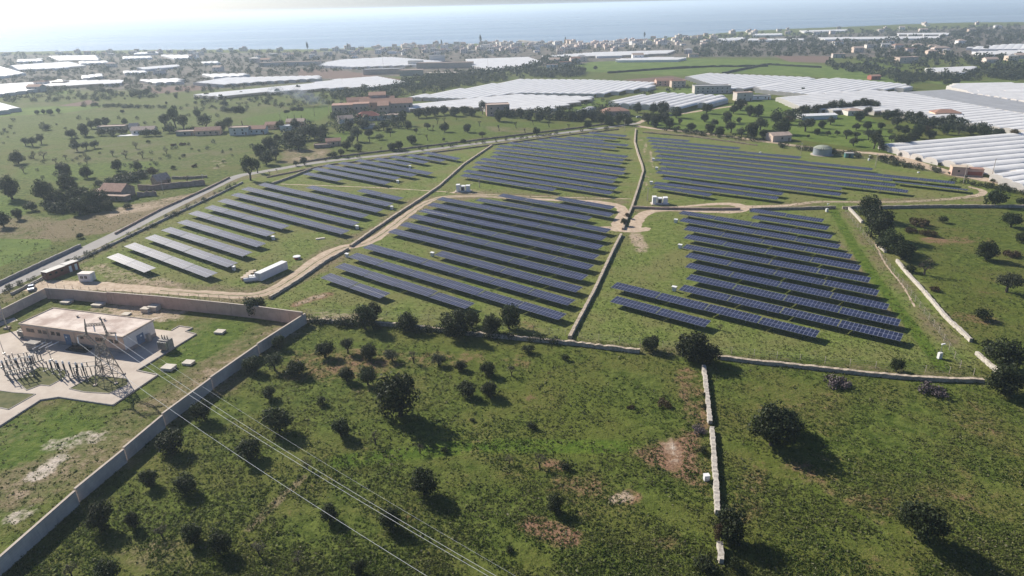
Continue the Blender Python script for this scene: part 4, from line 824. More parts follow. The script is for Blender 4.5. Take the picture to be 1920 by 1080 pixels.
# wire fence along the dirt track
def fence(px,label,h=1.9,step=3.0,name='wire_fence'):
    P=[G2(*p) for p in px]; pts=dens(P,step)[:99]; o=pts[0]; t=T(name,label,'fence',(*o,0))
    pm=None
    for p in pts:
        if pm is None: m=MB(); m.box((0,0,h/2),(.08,.08,h)); m.box((0,.12,h+.08),(.05,.3,.05)); q=m.build('post','concrete',t,(p[0]-o[0],p[1]-o[1],0)); pm=q.data
        else: link('post',pm,t,(p[0]-o[0],p[1]-o[1],0))
    m=MB()
    for z in (.3,.8,1.3,1.8):
        for a,b in zip(pts,pts[1:]): m.cyl((a[0]-o[0],a[1]-o[1],z),(b[0]-o[0],b[1]-o[1],z),.012,n=4,cap=False)
    m.build('strand_wire','steel',t)
fence([(92,543),(200,551),(300,559),(450,566)],'thin post and wire fence between the brown wall and dirt track')
fence([(575,590),(700,593),(830,604),(1000,623),(1060,631)],'thin wire fence above the tree-lined wall',1.7,4)
fence([(1085,634),(1200,648),(1330,660),(1500,677),(1690,696),(1825,704)],'thin wire fence along the front corner wall',1.7,4.5)
fence([(1585,398),(1640,470),(1700,545),(1760,625),(1800,690)],'thin wire fence below the white stone wall',1.7,4)
fence([(1215,254),(1330,262),(1480,278),(1620,300),(1740,322),(1850,345)],'thin wire fence along the gravel road behind the tank field',1.7,6)
fence([(60,541),(200,466),(330,402),(440,346)],'thin wire fence between the road wall and first solar field',1.7,4)
m=MB(); m.box((0,0,.55),(.95,.8,1.1)); m.box((0,0,1.14),(1.05,.9,.08)); place(m,'white_block','whitemetal','white block leaning on the lower rubble wall','block',(1324,900),.1)
# ------------------------------------------------------------------ trees
def quadmesh(name,C,S,Nn,mat,extra=None,tri=False):
    """leaf faces: centres C (n,3), sizes S (n), facing Nn (n,3)"""
    n=len(C); r=NR.normal(size=(n,3)); U=np.cross(Nn,r); U/=np.linalg.norm(U,axis=1)[:,None]+1e-9; V=np.cross(Nn,U); V/=np.linalg.norm(V,axis=1)[:,None]+1e-9
    a=S[:,None]; b=S[:,None]*NR.uniform(.5,.9,(n,1))
    P=np.stack([C-U*a,C-V*b*.9,C+U*a,C+V*b],1).reshape(-1,3); k=4
    me=bpy.data.meshes.new(name)
    ev=np.array(extra[0]) if extra else np.zeros((0,3)); ef=extra[1] if extra else []
    allv=np.concatenate([P,ev]) if len(ev) else P
    me.vertices.add(len(allv)); me.vertices.foreach_set('co',allv.ravel())
    lo=list(range(n*k)); ls=list(range(0,n*k,k)); mi=[0]*n
    for f in ef:
        ls.append(len(lo)); lo+=[n*k+i for i in f]; mi.append(1)
    me.loops.add(len(lo)); me.loops.foreach_set('vertex_index',np.array(lo,np.int32)); me.polygons.add(len(ls)); me.polygons.foreach_set('loop_start',np.array(ls,np.int32)); me.polygons.foreach_set('material_index',np.array(mi,np.int32))
    for m in (mat if isinstance(mat,list) else [mat]): me.materials.append(MT[m])
    me.update(); me.validate(); return me
def crown(name,kind,seed,mat):
    rg=np.random.default_rng(seed)
    if kind=='carob': K,zc,rz,cr,n,ls,r0=30,.82,.8,(.2,.40),3400,.056,.72
    elif kind=='olive': K,zc,rz,cr,n,ls,r0=24,.82,.66,(.2,.36),2100,.054,.7
    elif kind=='sparse': K,zc,rz,cr,n,ls,r0=14,1.0,.7,(.15,.32),480,.05,.66
    elif kind=='bush': K,zc,rz,cr,n,ls,r0=16,.42,.38,(.24,.4),900,.07,.62
    elif kind=='flat': K,zc,rz,cr,n,ls,r0=18,.22,.18,(.18,.3),800,.07,.75
    elif kind=='pine': K,zc,rz,cr,n,ls,r0=18,2.0,.26,(.26,.38),1300,.06,.66
    elif kind=='tall': K,zc,rz,cr,n,ls,r0=22,1.2,1.05,(.26,.42),1900,.06,.58
    d=rg.normal(size=(K,3)); d/=np.linalg.norm(d,axis=1)[:,None]; d[:,2]=np.where((d[:,2]<-.55)&(kind!='carob'),-d[:,2]*.5,d[:,2])
    rr=rg.uniform(.35,1,(K,1))**.6*r0
    cc=d*rr*np.array([1,1,rz/ r0*.75])+np.array([0,0,zc]); cr_=rg.uniform(*cr,K)
    if kind in('carob','olive','tall'): cc=np.concatenate([cc,[[0,0,zc]]]); cr_=np.append(cr_,.48); K+=1
    w=cr_**2; ix=rg.choice(K,n,p=w/w.sum())
    e=rg.normal(size=(n,3)); e/=np.linalg.norm(e,axis=1)[:,None]; e[:,2]+=.18
    C=cc[ix]+e*cr_[ix][:,None]*rg.uniform(.62,1.08,(n,1))
    C[:,2]=np.maximum(C[:,2],.03+rg.uniform(0,.1,n))
    Nn=e+rg.normal(size=(n,3))*.7; S=ls*rg.uniform(.6,1.35,n)
    return quadmesh(name,C,S,Nn,mat)
def trunk(name,kind,seed):
    rg=random.Random(seed); mb=MB(); top={'carob':.6,'olive':.95,'sparse':1.0,'bush':.3,'flat':.1,'pine':1.9,'tall':1.1}[kind]; r={'pine':.07,'bush':.05,'flat':.04}.get(kind,.1)
    p=Vector((0,0,-.05)); q=Vector((rg.uniform(-.08,.08),rg.uniform(-.08,.08),top*.45)); mb.cyl(p,q,r,r*.75,7); 
    for k in range(5 if kind!='pine' else 4):
        a=k*1.3+rg.uniform(-.3,.3); s=Vector((math.cos(a)*.45,math.sin(a)*.45,top+rg.uniform(-.1,.2)))
        if kind=='pine': q=Vector((0,0,top*.9))
        mb.cyl(q,q.lerp(s,.55)+Vector((0,0,.05)),r*.55,r*.35,5,cap=False); mb.cyl(q.lerp(s,.55)+Vector((0,0,.05)),s,r*.35,r*.12,5,cap=False)
    o=mb.build(name,'bark'); me=o.data; bpy.data.objects.remove(o); return me
def bare(seed):
    rg=random.Random(seed); mb=MB()
    def br(p,d,l,r,lv):
        q=p+d*l; mb.cyl(p,q,r,r*.7,5,cap=False)
        if lv:
            for k in range(3 if lv>1 else 4):
                n=(d+Vector((rg.uniform(-1,1),rg.uniform(-1,1),rg.uniform(-.2,.6)))*.75).normalized(); br(q,n,l*rg.uniform(.5,.8),r*.62,lv-1)
    br(Vector((0,0,-.05)),Vector((rg.uniform(-.2,.2),rg.uniform(-.2,.2),1)).normalized(),.6,.1,4)
    o=mb.build('bare_limbs','bark'); me=o.data; bpy.data.objects.remove(o); return me
PROTO={}
for kd,mt,n in (('carob','carob',7),('olive','olive',4),('sparse','dry',3),('bush','carob',3),('flat','rust',2),('pine','pine',2),('tall','carob',2)):
    PROTO[kd]=[(crown('crown',kd,100+i*7+len(kd),mt),trunk('trunk',kd,i)) for i in range(n)]
PROTO['light']=[(crown('crown','bush',55,'lightbush'),trunk('trunk','bush',5))]
PROTO['brush']=[(crown('brush','flat',66,'purple'),trunk('trunk','flat',6))]
PROTO['autumn']=[(crown('crown','olive',77,'rust'),trunk('trunk','olive',7))]
BARE=[bare(i) for i in range(3)]
NAMEOF=dict(carob='carob_tree',olive='olive_tree',sparse='withered_tree',bush='shrub',flat='low_shrub',pine='umbrella_pine',tall='tall_tree',light='shrub',brush='brush_pile',autumn='withered_tree',bare='bare_tree')
LOOK=dict(carob='dense dark green tree',olive='grey-green olive tree',sparse='thin half-bare tree',bush='round dark shrub',flat='flat rusty brown shrub',pine='flat-topped umbrella pine',tall='tall dark tree',light='bright yellow-green shrub',brush='low purplish heap of dry brush',autumn='brownish tree',bare='leafless tree')
ZC=dict(carob=.82,olive=.82,sparse=1.0,bush=.42,flat=.2,pine=1.6,tall=1.15,light=.42,brush=.2,autumn=.95,bare=.8)
TREES=[]   # (object, px, py, kind, w)
def tree(px,py,w,kind='carob'):
    """px,py: middle of the crown in the photograph, w its width"""
    pc=py
    for _ in range(3):
        g=G(px,pc); rad=w*depth(g)/F/2; up=ZC[kind]*rad*math.cos(math.atan2(H,g.y))
        pc=py+up*F/depth(g)
    g=G(px,pc); rad=max(.6,w*depth(g)/F/2)*1.04
    t=T(NAMEOF[kind],None,'tree' if kind not in('bush','flat','light','brush') else ('shrub' if kind!='brush' else 'brush'),g,random.uniform(0,6.28))
    if kind=='bare':
        o=link('limbs',random.choice(BARE),t); o.scale=(rad*1.1,)*3
    else:
        cm,tm=random.choice(PROTO[kind]); sz=random.uniform(.82,1.18)
        o=link('crown',cm,t); o.scale=(rad,rad*random.uniform(.82,1.15),rad*sz); 
        if kind not in('flat','brush'): o=link('trunk',tm,t); o.scale=(rad,rad,rad*sz)
    TREES.append((t,px,py,kind,w)); return t
NEAR=[(685,598,52),(700,588,38),(765,602,46),(852,608,62),(885,600,36),(922,606,50),(955,598,50),(992,655,30,'bush'),(1222,642,42),(1300,648,76),(1325,662,56),(478,574,48),(476,682,40),(516,680,42,'olive'),(557,688,42),(525,643,28),(610,655,42),(652,650,34,'olive'),(692,660,34),(735,664,34,'olive'),(776,668,28,'sparse'),(822,672,34,'olive'),(865,684,26),(915,690,36),(960,695,24,'sparse'),(650,703,34),(690,706,42),(505,735,34),(606,753,30,'bush'),(750,748,94),(524,787,62),(640,803,44),(704,820,32,'sparse'),(466,842,52),(325,825,62),(383,770,48),(280,897,42),(348,907,50),(577,870,28,'sparse'),(192,970,60),(252,978,34),(305,995,32,'sparse'),(362,1000,50),(413,1022,52),(487,1028,36,'sparse'),(560,1045,32,'sparse'),(205,1072,62),(135,1070,34,'sparse'),(675,1068,34),(795,908,60),(833,845,20,'bush'),(877,728,40),(919,731,38),(997,799,28,'bush'),(955,860,24,'sparse'),(1012,865,32,'sparse'),(1060,875,32,'bush'),(1040,945,40),(620,965,40),(735,975,46),(788,842,22,'sparse'),(886,788,14,'bush'),(955,1030,24,'bush'),(1243,757,36,'flat'),(1183,764,18,'flat'),(1060,672,20,'bush'),
(1445,802,95),(1475,790,62),(1725,985,92),(1365,990,70),(1348,1000,46,'autumn'),(1320,1058,56,'bush'),(1380,1060,40,'bush'),(1316,846,26,'bush'),(1322,740,16,'bush'),(1320,762,16,'bush'),(1880,662,84),(1852,650,40,'bush'),(1880,712,76),(1680,686,30),(1570,718,54,'brush'),(1748,732,54,'brush'),(1310,806,34,'brush'),
(1628,392,52),(1648,424,60),(1666,450,52),(1690,468,48),(1733,497,40,'sparse'),(1705,505,26,'bush'),(1867,376,52,'bush'),(1895,410,40),(1848,472,40),(1887,527,56,'olive'),(1842,592,40,'bush'),(1722,419,44,'flat'),(1706,432,30,'flat'),(1742,438,36,'flat'),(1898,477,40,'flat'),(1768,413,24,'bush'),(1752,543,26,'flat'),(1915,378,28,'bush'),(1915,445,26),
(1176,402,16,'autumn'),(1170,416,18,'olive'),(1350,612,16,'sparse')]
MID=[(470,316,40,'tall'),(121,320,32),(164,323,26),(222,310,23),(259,311,20),(24,355,46),(129,347,42),(86,360,45),(110,370,46),(150,366,45),(172,374,46),(190,369,44),(150,386,40),(60,388,34,'bush'),(115,388,36,'bush'),(90,384,30,'bush'),(205,384,26),(170,394,30,'bush'),(239,386,22,'bush'),(34,403,22),(8,413,32),(152,443,18,'bush'),(35,296,28),(45,316,16,'sparse'),(86,239,24,'bush'),(135,250,22),(160,245,26),(186,231,20),(200,229,18),(172,234,18),(190,249,26,'bush'),(212,248,28,'bush'),(228,247,24,'bush'),(235,228,14),(275,250,26,'bush'),(292,250,24,'bush'),(318,242,32,'bush'),(312,228,26,'tall'),(330,222,30,'tall'),(346,229,30,'tall'),(388,226,32,'tall'),(415,236,26),(430,233,24,'tall'),(370,212,20),(362,243,26,'bush'),(456,218,28,'pine'),(48,266,18,'olive'),(62,266,22,'olive'),(78,262,20,'olive'),(145,274,24,'olive'),(162,272,22,'olive'),(178,270,20,'olive'),(140,268,14),(105,300,14,'sparse'),(124,294,12,'sparse'),(163,300,16,'sparse'),(160,291,12,'sparse'),(236,288,18,'sparse'),(212,285,16,'sparse'),(267,287,18,'sparse'),(312,282,14,'sparse'),(64,290,16,'sparse'),(82,288,20,'sparse'),(325,315,12,'bush'),(365,312,14,'flat'),(345,291,9,'bush'),(278,266,10,'bush'),(255,270,18,'sparse'),(325,272,14,'flat'),(343,270,18,'flat'),(288,323,24,'autumn'),(245,334,30,'bush'),(225,333,26,'bush'),(265,328,26,'bush'),(205,343,26,'bush'),(188,346,24,'bush'),(318,338,14,'sparse'),(351,333,18,'sparse'),
(540,213,14,'pine'),(552,208,18,'pine'),(566,210,18,'pine'),(505,270,26),(488,285,28),(500,297,30),(517,290,28,'olive'),(483,312,22,'tall'),(545,262,36,'olive'),(572,248,34,'olive'),(560,270,28),(590,250,26),(605,246,26),(555,234,22),(527,235,20),(630,219,30,'bush'),(655,233,24),(670,252,32,'olive'),(692,250,18),(680,231,26),(712,257,24,'light'),(651,273,20),(660,264,20,'olive'),(672,276,20),(625,290,24,'bush'),(640,287,18,'olive'),(555,306,13,'olive'),(571,302,18,'olive'),(736,275,20),(748,273,20),(772,260,24),(765,235,18),(780,246,12,'olive'),(802,237,16,'olive'),(834,239,20),(877,240,20),(904,251,17,'olive'),(869,265,13,'bush'),(832,262,8,'olive'),(757,220,26,'tall'),(742,228,18),(785,213,20),(800,211,22),(815,208,22),(833,206,22),(852,209,22),(870,206,22),(884,210,20),(905,203,20,'tall'),(937,218,24),(950,212,20),(720,236,24,'olive'),(705,240,20,'bush'),(730,243,18,'bush'),(520,258,20),(600,262,20,'bush'),
(812,240,13,'bare'),(834,226,13,'bare'),(856,221,11,'bare'),(900,232,13,'bare'),(936,240,14,'bare'),(732,252,12,'bare'),(802,258,14,'bare'),(693,262,13,'bare'),(715,280,9,'bare'),(677,283,9,'bare'),(820,228,12,'bare'),(968,235,14,'bare'),(1030,233,14,'bare'),(985,246,13,'bare'),(1000,230,12,'bare'),(1066,237,12,'bare'),(520,320,8,'bare'),(505,324,8,'bare'),
(975,212,22),(992,216,22),(1012,220,20),(1027,206,18),(1050,217,20),(1070,217,22),(1093,216,26),(1110,216,24),(1128,222,24),(1142,226,22),(1160,225,20),(1178,227,20),(1195,204,20),(1215,222,26),(1230,228,28),(1246,220,26),(1242,202,30),(1225,205,20),(1268,211,24),(1255,232,22),(1102,234,16),(1006,246,16),(1325,204,22),(1321,221,18),(1275,229,13,'olive'),(1296,237,20),(1330,240,24),(1362,221,24),(1385,225,12),(1370,238,28,'olive'),(1388,197,24),(1375,205,20),(1405,208,24),(1422,208,26),(1425,230,34,'olive'),(1410,246,34),(1390,247,22,'olive'),(1350,246,20),(1432,250,22),(1272,239,10,'autumn'),(1455,220,28),(1477,222,25,'autumn'),(1507,206,26),(1340,230,18,'olive'),
(1532,203,22),(1545,202,22),(1560,201,22),(1575,200,22),(1590,199,22),(1604,198,22),(1617,196,24),(1630,195,24),(1640,198,22),(1510,232,36,'olive'),(1540,234,16),(1557,225,22,'olive'),(1605,237,18,'olive'),(1610,219,22),(1625,209,20,'olive'),(1626,236,20),(1651,235,16),(1664,214,26),(1682,213,24),(1685,240,16),(1705,214,18),(1722,220,24),(1697,245,18),(1720,248,30),(1743,252,20),(1750,230,24),(1765,229,22),(1781,226,22),(1797,242,25,'olive'),(1807,227,20,'sparse'),(1820,243,22),(1840,247,26),(1770,244,20),(1870,249,20),(1900,249,22,'autumn'),(1852,252,14,'light'),(1600,265,22,'olive'),(1638,262,30,'tall'),(1628,252,26,'olive'),(1648,272,20,'tall'),(1552,250,14,'olive'),(1569,249,13,'olive'),(1587,250,26,'olive'),(1605,252,20,'olive'),(1532,247,14),(1515,256,8,'olive'),(1465,238,34),(1467,254,20,'olive'),(1690,262,34),(1708,260,24),(1672,258,18,'olive'),(1647,248,16),(1680,230,26,'olive'),(1668,247,14,'light'),(1735,240,24,'autumn'),(1505,168,10,'tall'),
(1116,127,10),(1087,135,10),(1700,158,14,'tall'),(1775,155,20,'bush'),(1790,154,22,'bush'),(1848,90,12),(1505,70,12),(1660,277,22,'bush'),(1690,290,14,'bush'),(1720,299,14,'bush'),(1750,305,12,'bush'),(1765,304,10,'flat'),(1650,294,12,'autumn'),(1672,296,14,'bush'),(1700,307,10,'flat'),(1660,303,10,'bush'),(1755,322,8,'bush'),(1780,325,9,'bush'),(1810,332,9,'bush'),(1860,339,12,'bush'),(1885,346,12,'bush'),
(95,211,12),(70,210,10),(82,210,9),(110,208,10),(230,209,8),(420,192,14),(388,178,12),(415,182,10),(453,175,10),(520,171,14),(560,165,10),(575,183,14),(440,206,18,'bush'),(425,207,16,'bush'),(330,181,8),(312,193,6),(260,176,22,'bush'),(248,177,12),(275,174,14),(207,172,16,'bush'),(195,171,14,'bush')]
for q in NEAR+MID: tree(*q)
LM=[('white shipping container',(512,510)),('lattice pylon',(200,660)),('peach substation building',(150,625)),('parked silver car',(60,541)),('rust-brown site hut',(120,505)),('stepped concrete wall bottom',(60,990)),('white block on the rubble wall',(1324,895)),('gap in the rubble wall',(1334,794)),('pale bare soil patch',(1260,850)),('junction of the stone walls',(1072,632)),('lowest row of the middle field',(660,540)),('white camera post',(1760,665)),('upper purplish brush heap',(1570,717)),('lower purplish brush heap',(1748,732)),('round water tank',(1541,282)),('teal pump house',(1591,290)),('pink hut',(1808,318)),('ruined farmhouse',(230,355)),('road bend by the solar fields',(470,325)),('large sandstone farm complex',(700,195)),('red-roofed farm cottage',(688,222)),('ruined wall with pale poles',(330,345)),('white villa with long roof',(270,240)),('low pink farmhouse',(395,243)),('tall pale farm block',(455,243)),('gravel crossing',(1170,430)),('dark near-black solar row',(1745,350)),('stone barn roof',(1458,252)),('red-roofed house at the junction',(1150,210)),('road junction',(1195,232)),('small white-roofed shed',(1530,217)),('brick shell house',(930,203)),('umbrella pines',(552,208)),('white smoke',(600,188)),('bright green corner field',(45,470)),('pale stump box',(1722,324)),('corner of the concrete wall',(570,592)),('lower edge of the winding wall',(1168,427)),('right end of lowest front row',(1322,613)),('broken white wall stub',(1655,463)),('top of the long white wall',(1682,485)),('bottom of the long white wall',(1822,635)),('top of the rubble wall',(1322,686)),('end of the rubble wall',(1352,1045)),('middle dirt track bend',(868,362)),('second inverter station',(1237,378)),('largest dark tree below the wall',(750,745)),('small cabin with two windows',(165,520)),('flat pale lids below the stepped wall',(354,680)),('small villa among orchards',(1597,212)),('pink roof by the white plastic',(1768,215)),('grey ruined block',(1390,183)),('long stone barn with dark door',(1335,165)),('arched net tunnel',(1110,210)),('tip of the roadside field',(200,482)),('lower end of concrete wall',(10,1045)),('small pink shed below orchard',(625,270)),('narrow greenhouse tip',(20,202)),('top of the winding wall',(1190,242)),('red soil patch',(1050,872)),('greenhouse corner by the gravel road',(1655,285)),('white gable greenhouse',(1320,195)),('long factory sheds',(840,130))]
LMX=[(n,p) for n,p in LM]
def ordn(i): return ['closest','second closest','third closest','fourth closest','fifth closest','sixth closest','seventh closest','eighth closest','ninth closest','tenth closest','eleventh closest','twelfth closest'][i]
def label_by_rank(items,lms,fmt,maxrank=12):
    """items: (obj,px,py,phrase). gives every one the landmark for which it ranks best, no pair used twice"""
    cand=[]
    for li,(n,p) in enumerate(lms):
        ds=sorted(range(len(items)),key=lambda i:math.hypot((items[i][1]-p[0]),(items[i][2]-p[1])*1.8))
        for r,i in enumerate(ds[:maxrank]): cand.append((r,li,i))
    cand.sort(); done={}
    for r,li,i in cand:
        if i in done: continue
        done[i]=(r,li)
    for i,it in enumerate(items):
        if i in done: it[0]['label']=fmt(it[3],ordn(done[i][0]),lms[done[i][1]][0])
        else: it[0]['label']=None
    return [i for i in range(len(items)) if i not in done]
def SZ(t):
    r=max(c.scale.x for c in t.children)
    return 'big ' if r>4.2 else ('small ' if r<1.5 else '')
rest=label_by_rank([(t,x,y,SZ(t)+LOOK[k]) for t,x,y,k,w in TREES],LMX,lambda a,b,c:f'{a}, {b} plant to the {c}',12)
def zone(x,y):
    if y>560: return 'front grazing field' if x<1320 else 'right-hand rough field'
    if x>1640 and y>360: return 'grazing field behind the white wall'
    if x>1450: return 'orchard before the white greenhouses'
    if x>1200: return 'green orchard behind the gravel road'
    if x>960: return 'tree belt behind the back solar field'
    if x>720: return 'meadow of bare trees past the far road'
    if x>480: return 'thicket round the farm cottages'
    return 'pasture across the asphalt road'
cnt={}
rest.sort(key=lambda i:(zone(TREES[i][1],TREES[i][2]),TREES[i][1]))
for i in rest:
    t,x,y,k,w=TREES[i]; z=zone(x,y); cnt.setdefault((z,k),[]).append(i)
for (z,k),ii in cnt.items():
    for i in ii:
        t=TREES[i][0]; t['label']=f'one of the {LOOK[k]}s in the {z}'; t['group']=f'{LOOK[k]}s in the {z}'
for t,x,y,k,w in TREES:
    if 'group' not in t: t['group']=f'trees and shrubs of the {zone(x,y)}'
# ------------------------------------------------------------------ far woods, hedges and scrub: one mass
def inpoly(px,py,P):
    r=False; n=len(P)
    for i in range(n):
        a,b=P[i],P[(i+1)%n]
        if (a[1]>py)!=(b[1]>py) and px<a[0]+(py-a[1])*(b[0]-a[0])/(b[1]-a[1]): r=not r
    return r
WOOD=[ # polygon, count per region, width px range
([(620,178),(760,150),(870,138),(990,122),(1080,118),(1095,140),(990,146),(880,160),(770,180),(640,195)],170,(7,13)),
([(960,120),(1040,105),(1080,110),(1100,142),(1020,146)],50,(7,12)),
([(1545,118),(1640,125),(1700,140),(1760,138),(1920,128),(1920,150),(1760,150),(1690,155),(1640,140),(1560,128)],110,(7,14)),
([(1580,108),(1700,95),(1920,105),(1920,128),(1830,135),(1740,132),(1650,120)],90,(6,13)),
([(1300,80),(1500,72),(1700,66),(1920,55),(1920,80),(1780,92),(1560,102),(1420,105),(1300,105)],320,(4,10)),
([(1280,70),(1400,62),(1560,57),(1920,46),(1920,60),(1700,70),(1450,76),(1300,82)],260,(3,7)),
([(600,100),(860,90),(1130,86),(1280,80),(1290,98),(1120,108),(860,112),(620,112)],200,(3,7)),
([(0,98),(300,96),(620,95),(620,112),(300,118),(0,118)],240,(3,7)),
([(0,118),(300,112),(620,108),(620,132),(400,150),(0,160)],230,(3,8)),
([(0,150),(400,150),(560,150),(400,172),(180,190),(0,190)],110,(4,9)),
([(150,195),(330,200),(330,203),(150,199)],24,(5,8)),
([(370,178),(640,158),(640,195),(420,210),(330,205)],70,(4,9)),
([(0,225),(300,215),(460,212),(300,240),(0,275)],26,(4,8)),
([(0,300),(400,262),(520,262),(430,310),(260,330),(60,340)],40,(4,8)),
([(860,130),(950,128),(900,150),(780,165),(700,172),(760,150)],60,(6,10)),
([(640,215),(760,212),(760,240),(690,245),(600,262),(470,300),(470,270),(560,240)],60,(10,18)),
([(960,208),(1160,205),(1180,228),(960,222)],50,(10,18)),([(1455,215),(1530,208),(1500,225),(1450,228)],14,(12,18)),
([(1690,205),(1860,245),(1880,256),(1740,240),(1650,215)],34,(12,20)),([(1800,338),(1920,356),(1920,364),(1780,340)],30,(6,10)),([(1640,290),(1760,318),(1790,326),(1740,320),(1650,306)],34,(6,10)),
([(1440,268),(1640,293),(1640,298),(1440,272)],30,(7,11)),([(1240,244),(1440,268),(1440,262),(1250,240)],24,(6,10)),
([(240,330),(300,318),(240,345),(180,356)],26,(10,16)),([(90,380),(200,372),(190,395),(90,400)],26,(12,20)),
([(1130,600),(1320,652),(1315,662),(1120,640)],0,(10,18)),([(575,598),(1060,640),(1060,646),(590,606)],40,(9,18)),
([(0,545),(200,460),(205,463),(0,552)],22,(6,10)),([(215,452),(440,345),(445,348),(220,458)],30,(4,8)),([(560,306),(960,262),(1160,238),(1160,236),(560,303)],30,(4,7)),
([(600,118),(690,112),(700,128),(620,132)],10,(4,7)),([(1200,175),(1290,160),(1300,164),(1210,180)],14,(4,7)),([(1060,205),(1150,190),(1100,180),(1030,206)],8,(5,8)),
]
def far_wood():
    rg=np.random.default_rng(5); Cs=[];Ss=[];Ns=[]
    for P,n,(a,b) in WOOD:
        n=int(n*((1.25 if b<=7 else 2.2) if P[0][1]<200 else 1.4)); a,b=a*1.05,b*1.2
        P=[tuple(p) for p in P]; xs=[p[0] for p in P]; ys=[p[1] for p in P]; k=0; tr=0
        while k<n and tr<n*60:
            tr+=1; x=rg.uniform(min(xs),max(xs)); y=rg.uniform(min(ys),max(ys))
            if not inpoly(x,y,P): continue
            if any(inpoly(x,y,q) or inpoly(x,y-3,q) for q in GHPX): continue
            k+=1; g=G(x,y+2); rad=rg.uniform(a,b)*depth(g)/F/2; rad=min(rad,8); m=30 if y<140 else 110
            e=rg.normal(size=(m,3)); e/=np.linalg.norm(e,axis=1)[:,None]; lob=1+.35*np.sin(e[:,0]*4+k)*np.cos(e[:,1]*5+k)
            C=np.array([g.x,g.y,rad*.75])+e*rad*np.array([1,1,.8])*(lob*rg.uniform(.7,1,m))[:,None]; C[:,2]=np.maximum(C[:,2],.1)
            Cs.append(C);Ns.append(e+rg.normal(size=(m,3))*.5); Ss.append(rad*(.34 if m==30 else .17)*rg.uniform(.7,1.3,m))
    me=quadmesh('far_woodland',np.concatenate(Cs),np.concatenate(Ss),np.concatenate(Ns),'scrubleaf'); tag(link('far_woodland',me),kind='stuff')
MT['scrubleaf']=leafmat('far_tree_leaf',(.02,.03,.014),(.06,.075,.035))
# ------------------------------------------------------------------ grass and herbs of the open ground
def grass():
    rg=np.random.default_rng(9)
    ys=[];xs=[]
    # sample evenly over what the ground shows, thinner far away
    N=165000; px=rg.uniform(-260,2240,N); py=1100-rg.uniform(0,1,N)**1.35*760
    C=np.stack([(px-960)/F,(540-py)/F],1)
    D=FW[None,:]+C[:,:1]*RT[None,:]+C[:,1:]*UP[None,:]; t=-H/D[:,2]; X=D[:,0]*t; Y=D[:,1]*t
    keep=np.ones(N,bool)
    def excl(P):
        P=np.array([G2(*q) for q in P]); ins=np.zeros(N,bool)
        for i in range(len(P)):
            a,b=P[i],P[(i+1)%len(P)]; c=((a[1]>Y)!=(b[1]>Y)); xi=a[0]+(Y-a[1])*(b[0]-a[0])/(b[1]-a[1] if abs(b[1]-a[1])>1e-9 else 1e-9); ins^=c&(X<xi)
        return ins
    keep&=~excl(YARD)
    def line(P,w):
        P=[G2(*q) for q in P]; dm=np.full(N,1e9)
        for a,b in zip(P,P[1:]):
            dx,dy=b[0]-a[0],b[1]-a[1]; L=dx*dx+dy*dy; u=np.clip(((X-a[0])*dx+(Y-a[1])*dy)/L,0,1); dm=np.minimum(dm,np.hypot(X-a[0]-u*dx,Y-a[1]-u*dy))
        return dm<w
    for P,w in (([(-120,602),(0,540),(80,505),(205,447),(300,399),(380,360),(445,329),(520,317)],4.2),([(60,536),(180,535),(300,545),(468,556),(512,545),(560,515),(600,484),(640,464),(682,459),(715,441),(760,405),(800,378),(832,368),(900,367)],2.8),([(960,372),(1140,380),(1168,389),(1169,405),(1155,423),(1180,431),(1206,431),(1193,412),(1215,396),(1300,394),(1398,391),(1380,382),(1300,386)],3.2)): keep&=~line(P,w)
    keep&=~excl([(1238,828),(1262,812),(1284,858),(1270,888),(1250,884)])
    sol=excl([(70,530),(200,452),(450,332),(560,312),(900,270),(1190,240),(1480,272),(1640,296),(1870,345),(1850,384),(1590,386),(1640,430),(1760,560),(1850,690),(1300,660),(1000,628),(570,594),(400,562)])
    sub=excl([(-80,610),(80,552),(520,600),(572,596),(480,656),(330,790),(-80,1120)])
    # patchiness
    pat=np.sin(X*.21+1.3*np.sin(Y*.13))+np.sin(Y*.27+1.7*np.sin(X*.11+2))+.8*np.sin(X*.6+Y*.5)
    keep&=(rg.normal(size=N)*.9+pat>-.9)|(sol&(rg.uniform(size=N)<.4))
    keep&=~(sub&(rg.uniform(size=N)<.75))
    X,Y,sol,sub=X[keep],Y[keep],sol[keep],sub[keep]; n=len(X)
    big=rg.uniform(size=n)<.12
    rad=np.where(sol,rg.uniform(.12,.3,n),rg.uniform(.12,.3,n))*np.where(big&~sol,1.7,1); hh=rad*rg.uniform(.5,.95,n); hh=np.where(sub,hh*.5,hh)
    m=5; C=np.repeat(np.stack([X,Y,np.zeros(n)],1),m,0); o=rg.normal(size=(n*m,3))*np.repeat(rad,m)[:,None]*np.array([.55,.55,0]); C=C+o; C[:,2]=np.repeat(hh,m)*rg.uniform(.25,.8,n*m)
    Nn=rg.normal(size=(n*m,3))*.8+np.array([0,0,.8]); S=np.repeat(rad,m)*rg.uniform(.35,.7,n*m)
    me=quadmesh('grass',C,S,Nn,'herb'); tag(link('grass',me),kind='stuff'); print('grass',n)
